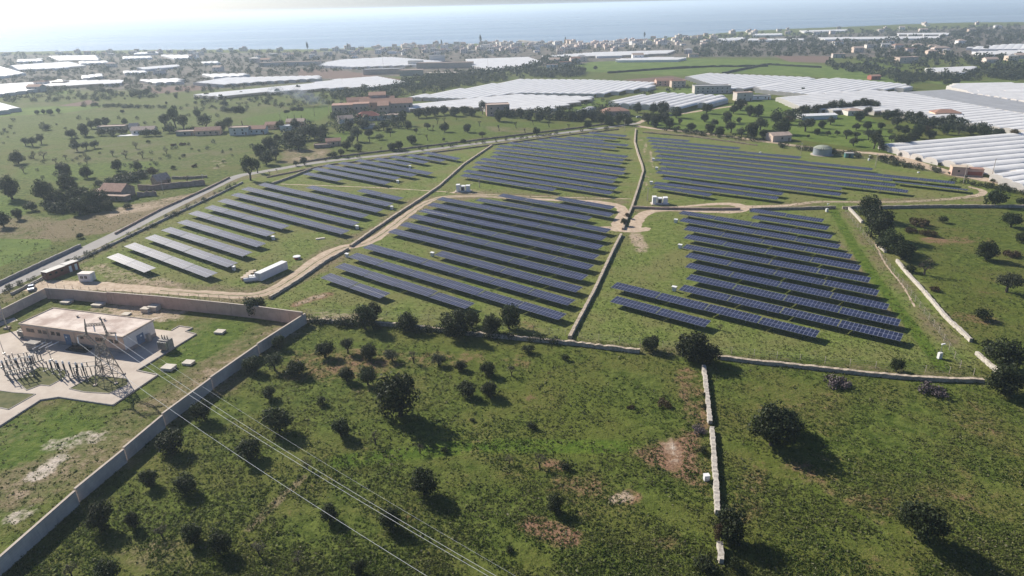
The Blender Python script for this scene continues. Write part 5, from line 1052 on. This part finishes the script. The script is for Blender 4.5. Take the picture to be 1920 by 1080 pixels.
# ------------------------------------------------------------------ greenhouses (multi-span poly tunnels)
GH=[ # polygon, ridge direction (two pixels), span m, eave, rise, material, phrase
([(1650,274),(1862,256),(1935,252),(1935,330),(1850,322),(1750,303),(1690,289)],((1650,274),(1862,256)),9,1.3,2.0,'plastic','white tunnel greenhouse with rounded gables along the gravel road'),
([(1862,328),(1935,317),(1990,330),(1990,362),(1920,352),(1890,341)],((1862,328),(1935,317)),7.2,2.4,1.15,'plastic','white tunnel greenhouse end behind the parked car and pole'),
([(1460,184),(1540,174),(1640,170),(1700,175),(1920,215),(1990,228),(1990,262),(1920,246),(1820,233),(1740,221),(1650,208),(1560,207),(1502,202)],((1460,184),(1640,170)),8,2.8,.75,'plastic','largest white greenhouse, wide and sloping, behind the dark tree line'),
([(1692,173),(1775,168),(1920,192),(1990,203),(1990,226),(1920,213),(1773,188)],((1692,173),(1775,168)),6,3.0,.35,'plasticgrey','grey net-covered greenhouse beside the largest white one'),
([(1777,163.5),(1793,157),(1990,155),(1990,167),(1930,172),(1810,171)],((1777,163),(1930,160)),8,3,.8,'plastic','white greenhouse with stepped ends behind the grey net roof'),
([(1810,174),(1840,169.5),(1990,169),(1990,196),(1930,192),(1866,182)],((1810,174),(1930,172)),8,3,.8,'plastic','white greenhouse stepping down beside the grey net roof'),
([(1147,191),(1233,176),(1355,182),(1358,189),(1310,198),(1270,205),(1235,201),(1150,197)],((1150,195),(1233,177)),9,2.6,1.9,'plastic','white tunnel greenhouse with a clear rounded gable above the green orchard'),
([(1287,144),(1330,138),(1523,146),(1520,150),(1427,164),(1370,168),(1323,156)],((1323,156),(1427,138)),8,2.8,.85,'plastic','white ridged greenhouse beneath the big green hill field'),
([(1420,164),(1500,151),(1567,147),(1703,159),(1703,165),(1603,172),(1513,178),(1423,169)],((1420,164),(1500,151)),8,2.8,.85,'plastic','white ridged greenhouse with a lone tree before its long side'),
([(763,183),(977,149),(1107,150),(1227,155),(1220,164),(1120,177),(973,175),(880,186)],((880,186),(1000,158)),8,2.8,.75,'plastic','big pale ridged greenhouse behind the sandstone farm complex'),
([(767,196),(880,187),(970,177),(1117,182),(1027,205),(973,206),(880,201),(765,204)],((767,196),(970,177)),9,2.8,.6,'plastic','smooth bright white greenhouse behind the brick shell house'),
([(610,117),(640,112),(730,107),(827,115),(807,121),(660,126),(600,123)],((610,117),(730,107)),10,3,.6,'plastic','bright white greenhouse just beyond the pale factory sheds'),
([(873,111),(990,107),(1013,115),(960,126),(917,131),(880,122)],((873,111),(990,107)),10,3,.6,'plastic','white greenhouse beside the tall mast and the dark wood'),
([(640,148),(707,143.5),(763,154),(700,163),(640,164)],((640,148),(707,143)),10,3,.6,'plastic','pointed white greenhouse end beneath the factory sheds'),
([(360,178),(567,158),(640,147.5),(640,164),(500,173),(400,181)],((360,178),(567,158)),10,3,.6,'plastic','long white greenhouse strip along the edge of the open pasture'),
([(363,155),(423,146),(597,142),(597,147.5),(483,154),(413,159)],((363,155),(423,146)),10,3,.6,'plastic','long white greenhouse above the brown ploughed strip'),
([(377,139),(460,138),(463,142),(400,145)],None,10,3,.6,'plastic','small white greenhouse next to a pale red house'),
([(260,150),(333,147),(347,153),(290,155.5)],None,10,3,.6,'plastic','white greenhouse beside a dark hedge line'),
([(257,127),(333,121),(335,124.5),(267,130.5)],None,10,3,.6,'plastic','narrow white greenhouse over a grey green field'),
([(0,158),(113,151),(233,150),(227,155.5),(67,163),(0,168)],((0,158),(113,151)),10,3,.6,'plastic','long white greenhouse in the far flat land, with a house at its middle'),
([(-40,171),(67,164),(67,168),(0,177),(-40,180)],None,10,3,.6,'plastic','white greenhouse right under the long far one'),
([(-60,190),(0,192),(37,202),(0,209),(-60,216)],((0,192),(37,202)),10,3,.6,'plastic','white greenhouse tip beside the yellow-green strip'),
([(20,123),(127,115.5),(158,123),(110,128),(33,131)],((20,123),(127,115)),10,3,.6,'plastic','broad white greenhouse beside the dark tree clump'),
([(-40,122),(0,124),(47,137),(10,143),(-40,145)],((0,124),(47,137)),10,3,.6,'plastic','white greenhouse cut by the picture edge near the far coast'),
([(93,105),(180,103.5),(187,112),(113,113)],((93,105),(180,103)),10,3,.6,'plastic','bright white greenhouse close to the far shore'),
([(147,115.5),(200,114),(202,117.5),(150,119.5)],None,10,3,.6,'plastic','slim white greenhouse between two broad ones'),
([(153,142.5),(190,138),(193,143),(153,148)],None,10,3,.6,'plastic','small white greenhouse by the far dark tree'),
([(253,98.5),(297,96.5),(297,100),(253,102)],None,10,3,.6,'plastic','small white greenhouse at the shore, wider than its neighbours'),
([(300,103),(367,103),(370,108),(327,110)],None,10,3,.6,'plastic','white greenhouse with a pointed end near the shore'),
([(230,106),(283,105),(283,108.5),(230,110.5)],None,10,3,.6,'plastic','low white greenhouse strip near the shore houses'),
([(33,112),(80,110),(80,114.5),(37,116)],None,10,3,.6,'plastic','small white greenhouse nearest the far shore edge'),
([(230,133),(273,133),(273,136),(233,137)],None,10,3,.6,'plastic','tiny white greenhouse amid scrub and sheds'),
([(377,116),(410,115),(410,118),(380,119)],None,10,3,.6,'plastic','tiny white greenhouse beside the grey green field'),
([(1007,106),(1120,98),(1267,94),(1250,100),(1140,105)],((1120,98),(1267,94)),10,3,.6,'plastic','long white greenhouse in front of the seaside town'),
([(1153,111),(1215,107.5),(1290,107.5),(1270,112),(1160,113)],None,10,3,.6,'plastic','white greenhouse strip above the green hill field'),
([(1740,128.5),(1827,124),(1823,130),(1800,136.5),(1745,135)],((1740,128),(1827,124)),10,3,.6,'plastic','white greenhouse framed by dark trees over the hamlet road'),
([(1813,89),(1890,83),(1990,81),(1990,92),(1830,93)],None,10,3,.6,'plastic','white greenhouse with a dark round tree at its side'),
([(1823,97),(1930,93.5),(1990,93.5),(1990,101),(1840,102)],None,10,3,.6,'plastic','white greenhouse just in front of the round-tree one'),
([(1533,70.5),(1760,68),(1760,71.5),(1547,74)],None,10,3,.6,'plastic','very long thin white greenhouse above the hamlet'),
([(1680,62.5),(1780,61.5),(1777,65),(1685,64.5)],None,10,3,.6,'plastic','thin white greenhouse near the bare headland'),
([(1500,57.5),(1587,55),(1587,57.5),(1507,60)],None,10,3,.6,'plastic','thin white greenhouse at the edge of the sea'),
([(1347,72.5),(1400,69.5),(1390,75),(1353,77)],None,10,3,.6,'plastic','small white greenhouse with ribs on the slope above the town'),
([(1413,63.5),(1467,62.5),(1467,65.5),(1413,66.5)],None,10,3,.6,'plastic','small thin white greenhouse close to the shore past the town'),
([(1403,72.5),(1507,72.5),(1507,75),(1403,75.5)],None,10,3,.6,'plastic','low white greenhouse strip beside the ribbed one'),
([(1076,212),(1100,203.5),(1118,205),(1098,213)],((1076,212),(1100,203)),9,1.4,2.2,'plasticgrey','small grey arched net tunnel by the tree belt'),
]
GHPX=[g[0] for g in GH]
def greenhouse(P,dirpx,span,eave,rise,mt,label):
    pts=[Vector(G2(*p,eave)) for p in P]
    if dirpx is None:
        e=max(((pts[(i+1)%len(pts)]-pts[i]) for i in range(len(pts))),key=lambda v:v.length)
    else: e=Vector(G2(*dirpx[1],eave))-Vector(G2(*dirpx[0],eave))
    v=e.normalized(); u=Vector((v.y,-v.x)); o=pts[0]
    Q=[((p-o).dot(u),(p-o).dot(v)) for p in pts]
    u0=min(q[0] for q in Q); u1=max(q[0] for q in Q); n=max(1,round((u1-u0)/span)); 
    if n>60: n=60
    sp=(u1-u0)/n
    def ext(x):
        x=min(max(x,u0+.02),u1-.02); ys=[]
        for i in range(len(Q)):
            a,b=Q[i],Q[(i+1)%len(Q)]
            if (a[0]>x)!=(b[0]>x): ys.append(a[1]+(x-a[0])*(b[1]-a[1])/(b[0]-a[0]))
        return (min(ys),max(ys)) if len(ys)>1 else None
    roof=MB(); side=MB(); K=8
    def W(x,y,z): return (u.x*x+v.x*y,u.y*x+v.y*y,z)
    first=True
    for k in range(n):
        xa=u0+k*sp; E=ext(xa+sp/2)
        if not E or E[1]-E[0]<2: continue
        jog=random.uniform(-.4,.4)
        y0,y1=E[0]+jog,E[1]+jog
        pr=[(xa+sp*i/K, eave+rise*math.sqrt(max(0,1-(2*i/K-1)**2))) for i in range(K+1)]
        nb=max(1,int((y1-y0)/40)) 
        for a,b in zip(pr,pr[1:]):
            roof.face([W(a[0],y0,a[1]),W(b[0],y0,b[1]),W(b[0],y1,b[1]),W(a[0],y1,a[1])],0,[(a[0],y0),(b[0],y0),(b[0],y1),(a[0],y1)])
        for y in (y0,y1):
            side.face([W(xa,y,0),W(xa+sp,y,0)]+[W(p[0],y,p[1]) for p in reversed(pr)],0,[(0,0),(sp,0)]+[(p[0]-xa,p[1]) for p in reversed(pr)])
        side.face([W(xa+.01,y0,0),W(xa+.01,y1,0),W(xa+.01,y1,eave),W(xa+.01,y0,eave)],0,[(y0,0),(y1,0),(y1,eave),(y0,eave)])
        if k==n-1: side.face([W(xa+sp,y0,0),W(xa+sp,y1,0),W(xa+sp,y1,eave),W(xa+sp,y0,eave)],0,[(y0,0),(y1,0),(y1,eave),(y0,eave)])
    t=T('greenhouse',label,'greenhouse',(o.x,o.y,0),0,'white plastic greenhouses')
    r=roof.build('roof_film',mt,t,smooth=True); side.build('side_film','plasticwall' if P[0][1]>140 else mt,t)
for g in GH: greenhouse(*g)
far_wood(); grass()
MT['mossdark']=simple('dark_hedge',(.03,.042,.018),.95,.4,.5)
# ------------------------------------------------------------------ houses
def house(px,w,d,h,rz,roof,wallm,roofm,label,cat='house',name='house',wins=3,door=True,chim=False,ruin=False,rise=None):
    g=G(*px); t=T(name,label,cat,(g.x,g.y,0),R(rz)); rise=rise or d*.22
    m=MB(); m.box((0,0,h/2),(w,d,h))
    if roof=='gable':
        for s in (-1,1):
            x=s*w/2; m.face([(x,-d/2,h),(x,d/2,h),(x,0,h+rise)][::s],0)
    m.build('wall',wallm,t); m=MB(); o=.35
    if roof=='flat':
        m.box((0,0,h+.1),(w+.3,d+.3,.2)); 
        for c,s in (((0,-d/2,h+.4),(w+.3,.2,.4)),((0,d/2,h+.4),(w+.3,.2,.4)),((-w/2,0,h+.4),(.2,d-.1,.4)),((w/2,0,h+.4),(.2,d-.1,.4))): m.box(c,s)
    elif roof=='gable':
        k=.16
        for s in (-1,1):
            A=[(-w/2-o,s*(d/2+o),h-rise*o/(d/2)+.04),(w/2+o,s*(d/2+o),h-rise*o/(d/2)+.04),(w/2+o,0,h+rise+.04),(-w/2-o,0,h+rise+.04)]; B=[(p[0],p[1],p[2]+k) for p in A]
            i=len(m.v); m.v+=A+B
            for f in ((4,5,6,7),(3,2,1,0),(0,1,5,4),(1,2,6,5),(2,3,7,6),(3,0,4,7)): m.f.append(tuple(i+j for j in (f if s<0 else f[::-1]))); m.m.append(0)
    elif roof=='hip':
        e=min(w,d)/2
        A=[(-w/2-o,-d/2-o,h+.02),(w/2+o,-d/2-o,h+.02),(w/2+o,d/2+o,h+.02),(-w/2-o,d/2+o,h+.02)]; r0=(-w/2+e,0,h+rise+.1); r1=(w/2-e,0,h+rise+.1)
        m.face([A[0],A[1],r1,r0]);m.face([A[2],A[3],r0,r1]);m.face([A[1],A[2],r1]);m.face([A[3],A[0],r0]); m.face(A[::-1])
    r=m.build('roof',roofm,t)
    if chim: m=MB(); m.box((w*.25,d*.1,h+rise),(.8,.8,1.6)); m.build('chimney',wallm,r)
    for i in range(wins):
        x=-w/2+w*(i+.7)/(wins+.4)
        for zz in ([h*.55] if h<5 else [h*.28,h*.72]):
            m=MB(); m.box((x,-d/2-.02,zz),(1.1,.1,1.2)); wn=m.build('window','window',t); m=MB(); m.box((x,-d/2-.05,zz-.66),(1.3,.12,.1)); m.build('sill',wallm,wn)
    if door: m=MB(); m.box((w*.42-.6,-d/2-.02,1.05),(1.1,.1,2.1)); m.build('door','frame',t)
    return t
def addwing(t,c,s,roofm,wallm,roof='flat',rise=1.2,wins=0):
    m=MB(); m.box((c[0],c[1],s[2]/2),s); 
    if roof=='gable':
        for q in (-1,1): x=c[0]+q*s[0]/2; m.face([(x,c[1]-s[1]/2,s[2]),(x,c[1]+s[1]/2,s[2]),(x,c[1],s[2]+rise)][::q])
    w=m.build('wing',wallm,t); m=MB()
    if roof=='flat': m.box((c[0],c[1],s[2]+.15),(s[0]+.4,s[1]+.4,.3))
    else:
        for q in (-1,1):
            A=[(c[0]-s[0]/2-.3,c[1]+q*(s[1]/2+.3),s[2]),(c[0]+s[0]/2+.3,c[1]+q*(s[1]/2+.3),s[2]),(c[0]+s[0]/2+.3,c[1],s[2]+rise+.12),(c[0]-s[0]/2-.3,c[1],s[2]+rise+.12)]; m.face(A if q<0 else A[::-1])
    m.build('wing_roof',roofm,w)
    for i in range(wins):
        x=c[0]-s[0]/2+s[0]*(i+.7)/(wins+.4); m=MB(); m.box((x,c[1]-s[1]/2-.03,s[2]*.6),(1.2,.12,1.6)); m.build('window','window',w)
def ruins():
    t=house((222,368),12,9,3.6,-12,'gable','oldstone','terracotta','ruined stone farmhouse with a sagging faded red roof','ruin','ruined_farmhouse',2,True,rise=2.6)
    addwing(t,(-8.5,-1,0),(5,7,2.9),'oldstone','oldstone','flat'); addwing(t,(3,-6.5,0),(16,3.5,2.2),'oldstone','oldstone','flat',wins=2)
    wall('ruined_wall',[(258,347),(290,346),(330,342),(383,337)],2.6,.7,'oldstone','long roofless stone wall running from the ruined farmhouse to the road',jz=.35,jt=.1,step=1.5)
    wall('ruined_wall',[(256,361),(275,359),(292,358)],2.2,.7,'oldstone','short tumbled wall right in front of the ruined farmhouse',jz=.5,jt=.1,step=1.2)
    t=house((303,345),7,6,2.6,55,'gable','oldstone','paletile','broken stone gable with half a pale roof behind the long ruined wall','ruin','ruined_barn',0,False,rise=2.6)
    wall('ruined_wall',[(322,331),(350,331),(388,328)],1.3,.7,'stone','pale low wall at the back of the roofless farm yard',jz=.2,step=1.5)
ruins()
wall('field_hedge',[(1140,134),(1240,127),(1330,122.5),(1440,121.5)],2.2,3,'mossdark','thin dark hedge line crossing the near half of the green hill field',jz=.6,jt=.6,step=5,cat='hedge')
wall('field_hedge',[(1356,135),(1400,126),(1438,118.5),(1540,124)],2.2,3,'mossdark','thin dark bent hedge line over the crest of the green hill field',jz=.6,jt=.6,step=5,cat='hedge')
house((272,250),16,8,3,8,'gable','paleplaster','paletile','white villa with a long pale tiled roof and bright terrace','house','villa',4,rise=2.0)
house((213,243),20,8,2.6,6,'flat','cream','paletile','long flat pale house beside the white villa, behind a clipped hedge','house','house',4)
house((254,247),6,6,4,10,'gable','paleplaster','whitestone','small white gabled chapel-like house touching the villa terrace','house','house',1,rise=2.2)
m=MB(); m.box((0,0,.15),(14,6,.3)); place(m,'terrace','whitemetal','bright white terrace in front of the villa','terrace',(242,254),.1)
house((392,252),17,8,3.2,10,'gable','peach','terracotta','low pink farmhouse with a red tiled roof behind a stone wall','house','farmhouse',4,rise=2)
house((350,253),12,7,2.6,8,'flat','greystone','paletile','low grey shed beside the low pink farmhouse','shed','shed',1)
house((452,252),13,8,5,2,'flat','paleplaster','paletile','tall pale farm block with a bare wall at the pasture edge','house','farm_building',2)
house((485,250),12,8,3.6,4,'gable','paleplaster','terracotta','white farmhouse with a red roof beside the tall pale block','house','farmhouse',3,rise=1.8)
house((513,241),10,7,3.4,4,'gable','peach','terracotta','small peach cottage with red roof beside the umbrella pines','house','cottage',2,rise=1.5)
house((556,236),13,8,3.6,4,'gable','peach','paletile','brownish cottage under the three umbrella pines','house','cottage',3,rise=1.8)
house((540,243),10,7,2.8,10,'flat','paleplaster','whitemetal','low white-roofed shed beside the pink flowering shrub','shed','shed',1)
house((648,230),11,8,3.4,25,'gable','paleplaster','paletile','pale cottage gable half hidden by trees before the farm complex','house','cottage',1,rise=2)
house((690,225),17,10,3.6,10,'hip','paleplaster','redtile','cottage with a bright dark-red hipped roof before the farm complex','house','cottage',2,rise=3)
house((732,223),16,9,3.2,6,'flat','paleplaster','paletile','low white house with flat roofs between the red cottage and meadow','house','house',2)
house((626,272),9,6,3.0,12,'gable','peach','terracotta','small pink shed with two roofs beside the far road','shed','shed',1,rise=1.4)
house((605,276),10,5,1.6,12,'flat','oldstone','oldstone','low tumbled brown sheepfold next to the small pink shed','ruin','ruined_fold',0,False)
house((690,240),10,5,2.2,6,'flat','whitemetal','greyroof','low white canopy at the meadow edge below the cottages','shed','canopy',0,False)
def complex_():
    g=G(700,210); t=T('farm_complex','large sandstone farm complex with a tower and many red-brown roofs','building',(g.x,g.y,0),R(8)); k=1.0
    def wg(c,s,roof,rise=1.5,w=0): addwing(t,c,s,'terracotta','sandstone',roof,rise,w)
    wg((-24,2,0),(18,14,7),'flat',1,4); wg((-9,-3,0),(13,12,8),'flat',1,3); wg((2,8,0),(26,14,7.5),'gable',3,4); wg((4,16,0),(14,12,12.5),'gable',2,2); wg((21,2,0),(24,16,7),'gable',3.2,6); wg((9,-4,0),(9,16,6.4),'gable',2.6,2); wg((-2,18,0),(40,8,8.5),'gable',2,0)
complex_()
house((933,215),18,12,8,6,'flat','pink','paletile','two-storey brick shell house with open upper floor beside the smooth greenhouse','house','unfinished_house',3)
house((1152,217),20,12,4.2,8,'hip','pink','terracotta','red-roofed pink house among trees at the road junction','house','house',3,rise=2.2)
house((1459,263),12,9,3.6,8,'gable','h3','paletile','stone barn with a pale tiled roof below the orchard','barn','barn',1,rise=1.3)
house((1333,174),33,12,6.5,-3,'flat','h5','greyroof','long grey stone barn with a dark door end behind the tunnel greenhouse','barn','barn',7)
house((1392,188),14,9,6.5,5,'flat','h5','paletile','grey roofless block with a dark doorway near the lone tree','ruin','ruined_block',1)
house((1425,186),16,7,3,2,'flat','whitemetal','greyroof','low white sheds beside the grey roofless block','shed','shed',2)
house((1245,160),18,10,5,2,'gable','pink','terracotta','red-roofed farm buildings beside the ridged greenhouse end','house','farmhouse',3,rise=2)
house((1270,163),14,9,6,2,'flat','h3','terracotta','unfinished pale block next to the red-roofed farm buildings','house','unfinished_house',3)
house((1638,149),10,8,3.6,4,'gable','brickred','terracotta','small brick-red shed beyond the white ridged greenhouse','shed','shed',1,rise=1.2)
house((1530,222),26,10,2.6,5,'gable','whitemetal','whitemetal','low white-roofed long shed in the orchard','shed','shed',0,False,rise=.8)
house((1598,215),12,9,3.4,4,'hip','paleplaster','paletile','small white villa among the orchard trees','house','villa',2,rise=1.4)
house((1770,221),17,10,4.2,-8,'hip','peach','terracotta','brown hipped roof right under the largest white greenhouse','house','house',2,rise=1.8)
def pinkhut():
    g=G(1809,328); t=T('farm_store','pink rendered hut with brick-red panels in front of the white tunnels','hut',(g.x,g.y,0),R(-20)); m=MB(); m.box((-3,0,2),(6.5,5,4)); m.build('wall','pink',t)
    m=MB(); m.box((3.6,.6,1.6),(7,4.2,3.2)); w=m.build('annex','pink',t); m=MB(); m.box((3.6,-1.53,1.2),(6,.08,1.7)); m.build('panel','brickred',w); m=MB(); m.box((3.6,.6,3.3),(7.3,4.6,.2)); m.build('annex_roof','terracotta',w)
    m=MB(); m.box((-3,0,4.1),(6.9,5.4,.2)); m.build('roof','cream',t); m=MB(); m.box((-3.4,-2.53,2.2),(.8,.1,.8)); m.build('window','window',t)
pinkhut()
for x,y,w,d,h,rz,wm,rm,l in ((720,138,52,16,6,4,'cream','greyroof','pale factory shed with a long flat roof beside the mast'),(772,141,30,14,6.5,4,'cream','paletile','factory shed end block with a dark wall'),(835,127,80,14,7,-6,'cream','paletile','longest pale factory shed with a sloping roof'),(845,140,60,18,2.6,-4,'concrete','concrete','flat pale factory yard deck before the longest shed'),(780,124,22,12,7,0,'paleplaster','greyroof','pale factory hall behind the longest shed'),(820,115,24,14,9,2,'paleplaster','greyroof','tall grey-white hall in front of the seaside town'),(545,123,95,14,5.5,3,'h5','paletile','long grey low barracks beside the brown field'),(735,101,16,9,4,0,'whitemetal','whitemetal','small white shed alone in the field before the town')):
    house((x,y),w,d,h,rz,'flat',wm,rm,l,'shed','factory_shed',0,False)
HAM=[(1570,84,'h2'),(1607,98,'h3'),(1632,90,'h1'),(1659,88,'h2'),(1682,91,'h4'),(1698,118,'h3'),(1706,97,'h4'),(1720,90,'h2'),(1748,91,'h1'),(1762,98,'h4'),(1745,104,'h3'),(1773,103,'h3'),(1800,83,'h2'),(1571,108,'h5'),(1855,118,'h4'),(1895,113,'h3'),(1912,110,'h1'),(1665,83,'h2'),(1690,56,'h2'),(1650,60,'h1'),(1820,60,'h3'),(1870,53,'h2'),(1730,60,'h4'),(1560,64,'h4'),(1530,66,'h2'),(1290,101,'h4'),(1300,107,'h3'),(1320,88,'h4'),(1430,78,'h1'),(410,134,'h4'),(80,162,'h4'),(115,160,'h3'),(70,172,'h5'),(300,140,'h4'),(210,126,'h1'),(480,117,'h4'),(500,118,'h3'),(1195,112,'h2'),(1060,125,'h4'),(1040,120,'h3'),(1078,120,'h4'),(1035,131,'h2'),(1090,115,'h3')]
HL=[('hamlet on the hillside road','hamlet'),('dark wood by the factory','wood'),('far flat greenhouse land','land')]
hm=[]
for x,y,wm in HAM:
    big=(x,y) in((1762,98),(1698,118)); t=house((x,y),random.uniform(12,18)*(1.6 if big else 1),random.uniform(9,12),random.uniform(4,7.5),random.uniform(-15,15),random.choice(['flat','gable','hip']),wm,random.choice(['terracotta','paletile','paletile','greyroof']),None,'house','house',2,False)
    hm.append((t,x,y,dict(h1='cream house',h2='white house',h3='ochre house',h4='pinkish house',h5='grey house')[wm]))
HLM=[('bare headland',(1850,45)),('green hill field tip',(1440,112)),('long thin greenhouse above the hamlet',(1640,70)),('framed white greenhouse over the hamlet road',(1785,130)),('brown field on the hill',(1500,112)),('dark wood by the factory sheds',(1050,130)),('tall mast in front of the greenhouses',(915,120)),('long far greenhouse',(110,155)),('shore greenhouse',(140,108)),('grey barracks',(545,123)),('brown ploughed strip',(330,165)),('green grey far field',(300,115)),('round-tree greenhouse',(1893,88)),('ribbed greenhouse above the town',(1375,73)),('small greenhouse strip above the hill field',(1220,110)),('seaside town',(1100,88))]
rs=label_by_rank(hm,HLM,lambda a,b,c:f'{a}, {b} house to the {c}',8)
for i in rs: hm[i][0]['label']=f'one of the scattered {hm[i][3]}s inland of the shore'; hm[i][0]['group']='scattered far houses'
# the seaside town: small individual houses
def townproto():
    out=[]
    for i in range(8):
        m=MB(); w,d,h=random.uniform(8,14),random.uniform(8,12),random.choice([3.5,4,6.5,7]); m.box((0,0,h/2),(w,d,h),0,0); m.box((0,0,h+.15),(w+.4,d+.4,.3),0,1)
        if i%3==0: m.box((w*.2,0,h+1.4),(w*.45,d*.5,2.4),0,0)
        for fl in range(max(1,int(h//3))):
            for k in range(3): m.box((-w/2+w*(k+.6)/3.2,-d/2-.02,1.7+fl*3),(1.1,.1,1.4),0,2)
        o=m.build('town_house',[['h1','h2','h3','h4','h5','h2','h4','h1'][i],['paletile','greyroof','terracotta','paletile','greyroof','paletile','terracotta','greyroof'][i],'window']); out.append((o.data,['cream','white','ochre','pinkish','grey','white','pinkish','cream'][i])); bpy.data.objects.remove(o)
    return out
TP=townproto(); rt=random.Random(3)
def cyp(x): return float(np.interp(x,[c[0] for c in COAST],[c[1] for c in COAST]))
nt_=0; tries=0; placed=[]
while nt_<285 and tries<9000:
    tries+=1
    r=rt.random()
    if r<.72: x=rt.gauss(1010,190); o=abs(rt.gauss(0,9))+1.5
    elif r<.87: x=rt.uniform(180,760); o=abs(rt.gauss(0,8))+2
    elif r<.93: x=rt.uniform(0,300); o=abs(rt.gauss(0,8))+2
    else: x=rt.uniform(1280,1900); o=abs(rt.gauss(0,10))+2
    if not 5<x<1915: continue
    y=cyp(x)+o
    if any(inpoly(x,y,q) or inpoly(x,y-2,q) for q in GHPX): continue
    g=G(x,y)
    if any((g.x-p[0])**2+(g.y-p[1])**2<110 for p in placed): continue
    placed.append((g.x,g.y)); me,cl=rt.choice(TP); o=link('town_house',me,None,(g.x,g.y,0),rt.uniform(-.4,.4)); s=rt.uniform(.75,1.15); o.scale=(s,s,s)
    where='dense seaside town behind the beach' if 640<x<1320 else ('shore settlement on the flat hazy coast' if x<=640 else 'loose row along the shore past the town')
    tag(o,f'tiny {cl} house in the {where}','house',f'{cl} houses, {where}'); nt_+=1
print('town',nt_)
def ttree(px,h,label):
    t=T('tall_pine',label,'tree',G(*px)); cm,tm=PROTO['tall'][0]; o=link('crown',cm,t); o.scale=(h*.16,h*.16,h*.42); o=link('trunk',tm,t); o.scale=(h*.16,h*.16,h*.42)
for x,y,h,l in ((577,97,22,'tall thin pine rising over the shore settlement'),(901,84,24,'tall thin pine rising over the middle of the seaside town'),(828,88,17,'slim pine at the near end of the seaside town'),(1208,73,18,'slim pine where the town meets the slope'),(652,93,15,'pair of slim pines at the quiet end of the town'),(1060,80,14,'palm-like slim tree beside the town pier')): ttree((x,y),h,l)
# pier
m=MB(); a=G(974,76);b=G(1010,79.5); d=b-a; m.box((d.length/2,0,-.8),(d.length,7,4.2)); o=m.build('pier','stone',None,(a.x,a.y,0),math.atan2(d.y,d.x)); tag(o,'low stone pier reaching out from the seaside town','pier')
# smoke of a garden fire
def smoke():
    m=bpy.data.materials.new('white_smoke'); m.use_nodes=True; nt=m.node_tree; b=nt.nodes['Principled BSDF']; b.inputs['Base Color'].default_value=(.9,.9,.92,1); b.inputs['Roughness'].default_value=1; b.inputs['Specular IOR Level'].default_value=0
    lw=nd(nt,'ShaderNodeLayerWeight'); lw.inputs[0].default_value=.5; n=noise(nt,opos(nt),.22,3)
    nt.links.new(ma(nt,'MULTIPLY',mr(nt,lw.outputs['Facing'],.15,.85,.16,0),mr(nt,n,.35,.65,.1,1)),b.inputs['Alpha'])
    g=G(606,198); rg=random.Random(4); mb=MB()
    for k in range(16):
        t=k/15; c=Vector((2-46*t+rg.uniform(-2,2),rg.uniform(-4,6),2+13*t**.8+rg.uniform(-1.5,1.5))); r=1.5+5.5*math.sin(min(1,t*1.2+.1)*2.6)*rg.uniform(.7,1.1); r=max(r,1.2); i=len(mb.v); U,V=14,9
        for v in range(V+1):
            for u in range(U):
                a=2*math.pi*u/U; e=math.pi*(v/V-.5); q=r*(1+.12*math.sin(3*a+k)*math.cos(2*e)); mb.v.append((c.x+1.3*q*math.cos(e)*math.cos(a),c.y+q*math.cos(e)*math.sin(a),max(.2,c.z+.8*q*math.sin(e))))
        for v in range(V):
            for u in range(U): mb.f.append((i+v*U+u,i+v*U+(u+1)%U,i+v*U+U+(u+1)%U,i+v*U+U+u)); mb.m.append(0)
    o=mb.build('smoke',m,None,g,smooth=True); tag(o,kind='stuff')
smoke()
for o in list(SC.objects):
    if o.parent is None and 'kind' not in o and 'category' in o and not o.get('label'): print('NOLABEL',o.name)
